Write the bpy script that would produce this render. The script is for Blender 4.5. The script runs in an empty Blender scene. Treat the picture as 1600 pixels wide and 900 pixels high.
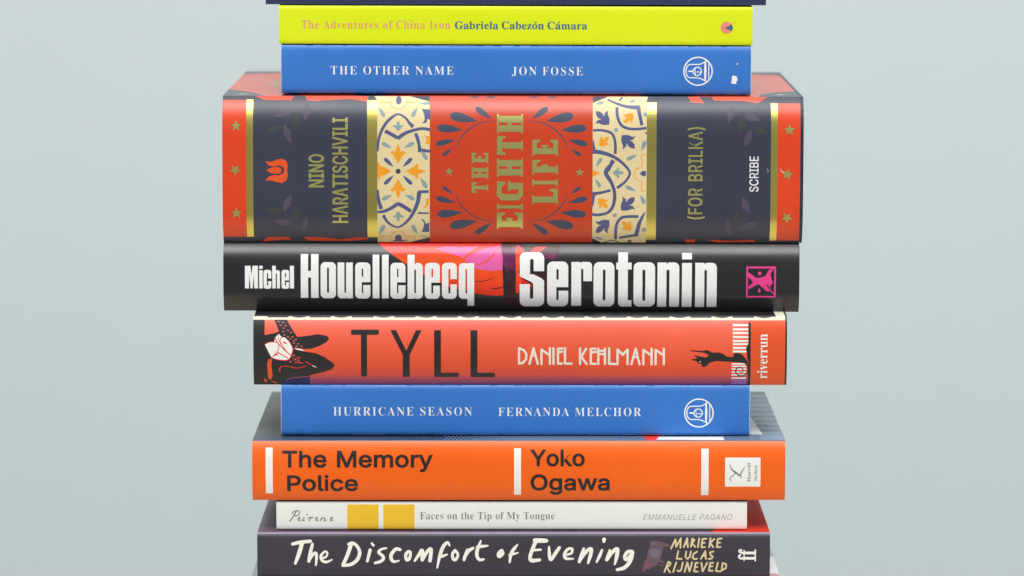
import bpy, bmesh, math, json, random
import numpy as np
from mathutils import Vector, Matrix
from mathutils.geometry import delaunay_2d_cdt

S = bpy.context.scene
COL = S.collection

# ------------------------------------------------------------------ camera, world, lights, exposure
MM = 0.001
cam_d = bpy.data.cameras.new("camera"); cam = bpy.data.objects.new("camera", cam_d); COL.objects.link(cam)
cam.location = (0, -1.635, 0.32546)
cam.rotation_euler = (math.radians(90 - 6.9193), 0, 0)
cam_d.sensor_width = 36; cam_d.lens = 36 * 6345 / 1600
cam_d.clip_start = 0.05; cam_d.clip_end = 50
cam_d.dof.use_dof = True; cam_d.dof.focus_distance = 1.640; cam_d.dof.aperture_fstop = 12
S.camera = cam

W = bpy.data.worlds.new("World"); S.world = W; W.use_nodes = True
bg = W.node_tree.nodes["Background"]
bg.inputs[0].default_value = (0.93, 0.97, 1.0, 1); bg.inputs[1].default_value = 0.27

def area(name, loc, target, sx, sy, power, color=(1, 1, 1)):
    d = bpy.data.lights.new(name, 'AREA'); d.shape = 'RECTANGLE'; d.size = sx; d.size_y = sy
    d.energy = power; d.color = color
    o = bpy.data.objects.new(name, d); COL.objects.link(o); o.location = loc
    o.rotation_euler = (Vector(target) - Vector(loc)).to_track_quat('-Z', 'Y').to_euler()
    return o
area("key_softbox", (0.0, -1.35, 1.75), (0, 0.0, 0.15), 2.4, 1.0, 43, (1.0, 0.99, 0.97))
area("overhead_softbox", (0.0, -0.1, 2.1), (0, 0.0, 0.1), 1.6, 0.8, 9, (1.0, 0.99, 0.97))
area("left_fill", (-1.9, -0.1, 0.5), (0, 0.05, 0.1), 1.0, 1.0, 5, (0.98, 0.99, 1.0))  # unseen fill added for general room light from the left
area("right_fill", (1.9, -0.1, 0.5), (0, 0.05, 0.1), 1.0, 1.0, 10, (0.98, 0.99, 1.0))  # unseen fill added on the right, stronger to lift the red cover corner
area("backdrop_fill", (0.0, 0.1, 2.3), (0, 1.6, -0.3), 3.8, 0.5, 22, (0.99, 0.995, 1.0))  # unseen lamp added only to brighten the backdrop

S.view_settings.view_transform = 'Standard'; S.view_settings.look = 'None'
S.view_settings.exposure = 0.12; S.view_settings.gamma = 1.0
S.view_settings.use_curve_mapping = False

# ------------------------------------------------------------------ materials
def lin(c):
    return tuple((x / 255 / 12.92) if x / 255 <= 0.04045 else ((x / 255 + 0.055) / 1.055) ** 2.4 for x in c)
MATS = {}
def mat(name, rgb, rough=0.45, metal=0.0, spec=0.5, coat=0.0, coat_rough=0.12, var=0.07, bump=0.10, scale=1100, ramp=None, aniso=None):
    if name in MATS: return MATS[name]
    m = bpy.data.materials.new(name); MATS[name] = m; m.use_nodes = True
    nt = m.node_tree; N = nt.nodes; Lk = nt.links; p = N["Principled BSDF"]
    p.inputs["Roughness"].default_value = rough; p.inputs["Metallic"].default_value = metal
    p.inputs["Specular IOR Level"].default_value = spec
    p.inputs["Coat Weight"].default_value = coat; p.inputs["Coat Roughness"].default_value = coat_rough
    tc = N.new("ShaderNodeTexCoord")
    nz = N.new("ShaderNodeTexNoise"); nz.inputs["Scale"].default_value = scale; nz.inputs["Detail"].default_value = 3
    Lk.new(tc.outputs["Object"], nz.inputs["Vector"])
    n2 = N.new("ShaderNodeTexNoise"); n2.inputs["Scale"].default_value = 28; n2.inputs["Detail"].default_value = 4
    Lk.new(tc.outputs["Object"], n2.inputs["Vector"])
    ad = N.new("ShaderNodeMath"); ad.operation = 'ADD'; Lk.new(nz.outputs["Fac"], ad.inputs[0]); Lk.new(n2.outputs["Fac"], ad.inputs[1])
    mr = N.new("ShaderNodeMapRange"); Lk.new(ad.outputs[0], mr.inputs["Value"])
    mr.inputs["From Min"].default_value = 0.6; mr.inputs["From Max"].default_value = 1.4
    mr.inputs["To Min"].default_value = 1 - var; mr.inputs["To Max"].default_value = 1 + var
    hs = N.new("ShaderNodeHueSaturation"); Lk.new(mr.outputs[0], hs.inputs["Value"])
    if ramp:
        sx = N.new("ShaderNodeSeparateXYZ"); Lk.new(tc.outputs["Object"], sx.inputs[0])
        r2 = N.new("ShaderNodeMapRange"); Lk.new(sx.outputs[2], r2.inputs["Value"])
        r2.inputs["From Min"].default_value = 0; r2.inputs["From Max"].default_value = ramp[0]
        cr = N.new("ShaderNodeValToRGB"); Lk.new(r2.outputs[0], cr.inputs[0])
        e = cr.color_ramp.elements
        e[0].position = ramp[1][0][0]; e[0].color = (*ramp[1][0][1], 1)
        e[1].position = ramp[1][-1][0]; e[1].color = (*ramp[1][-1][1], 1)
        for pos, c in ramp[1][1:-1]:
            q = e.new(pos); q.color = (*c, 1)
        Lk.new(cr.outputs[0], hs.inputs["Color"])
    else:
        hs.inputs["Color"].default_value = (*rgb, 1)
    Lk.new(hs.outputs[0], p.inputs["Base Color"])
    if bump:
        b = N.new("ShaderNodeBump"); b.inputs["Strength"].default_value = bump; b.inputs["Distance"].default_value = 0.0004
        Lk.new(nz.outputs["Fac"], b.inputs["Height"]); Lk.new(b.outputs[0], p.inputs["Normal"])
    # faint smudges in the sheen
    rr = N.new("ShaderNodeMapRange"); Lk.new(n2.outputs["Fac"], rr.inputs["Value"])
    rr.inputs["From Min"].default_value = 0.3; rr.inputs["From Max"].default_value = 0.7
    rr.inputs["To Min"].default_value = max(0.05, rough - 0.06); rr.inputs["To Max"].default_value = rough + 0.06
    Lk.new(rr.outputs[0], p.inputs["Roughness"])
    return m

def paper_mat():
    m = bpy.data.materials.new("page_paper"); m.use_nodes = True
    nt = m.node_tree; N = nt.nodes; Lk = nt.links; p = N["Principled BSDF"]
    p.inputs["Roughness"].default_value = 0.85
    tc = N.new("ShaderNodeTexCoord"); mp = N.new("ShaderNodeMapping"); mp.inputs["Scale"].default_value = (6, 6, 5200)
    nz = N.new("ShaderNodeTexNoise"); nz.inputs["Scale"].default_value = 1.0; nz.inputs["Detail"].default_value = 2
    Lk.new(tc.outputs["Object"], mp.inputs[0]); Lk.new(mp.outputs[0], nz.inputs["Vector"])
    cr = N.new("ShaderNodeValToRGB"); Lk.new(nz.outputs["Fac"], cr.inputs[0])
    cr.color_ramp.elements[0].position = 0.35; cr.color_ramp.elements[0].color = (0.42, 0.39, 0.33, 1)
    cr.color_ramp.elements[1].position = 0.6; cr.color_ramp.elements[1].color = (0.74, 0.70, 0.62, 1)
    Lk.new(cr.outputs[0], p.inputs["Base Color"])
    b = N.new("ShaderNodeBump"); b.inputs["Strength"].default_value = 0.4; b.inputs["Distance"].default_value = 0.0003
    Lk.new(nz.outputs["Fac"], b.inputs["Height"]); Lk.new(b.outputs[0], p.inputs["Normal"])
    return m
PAPER = paper_mat()

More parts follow.
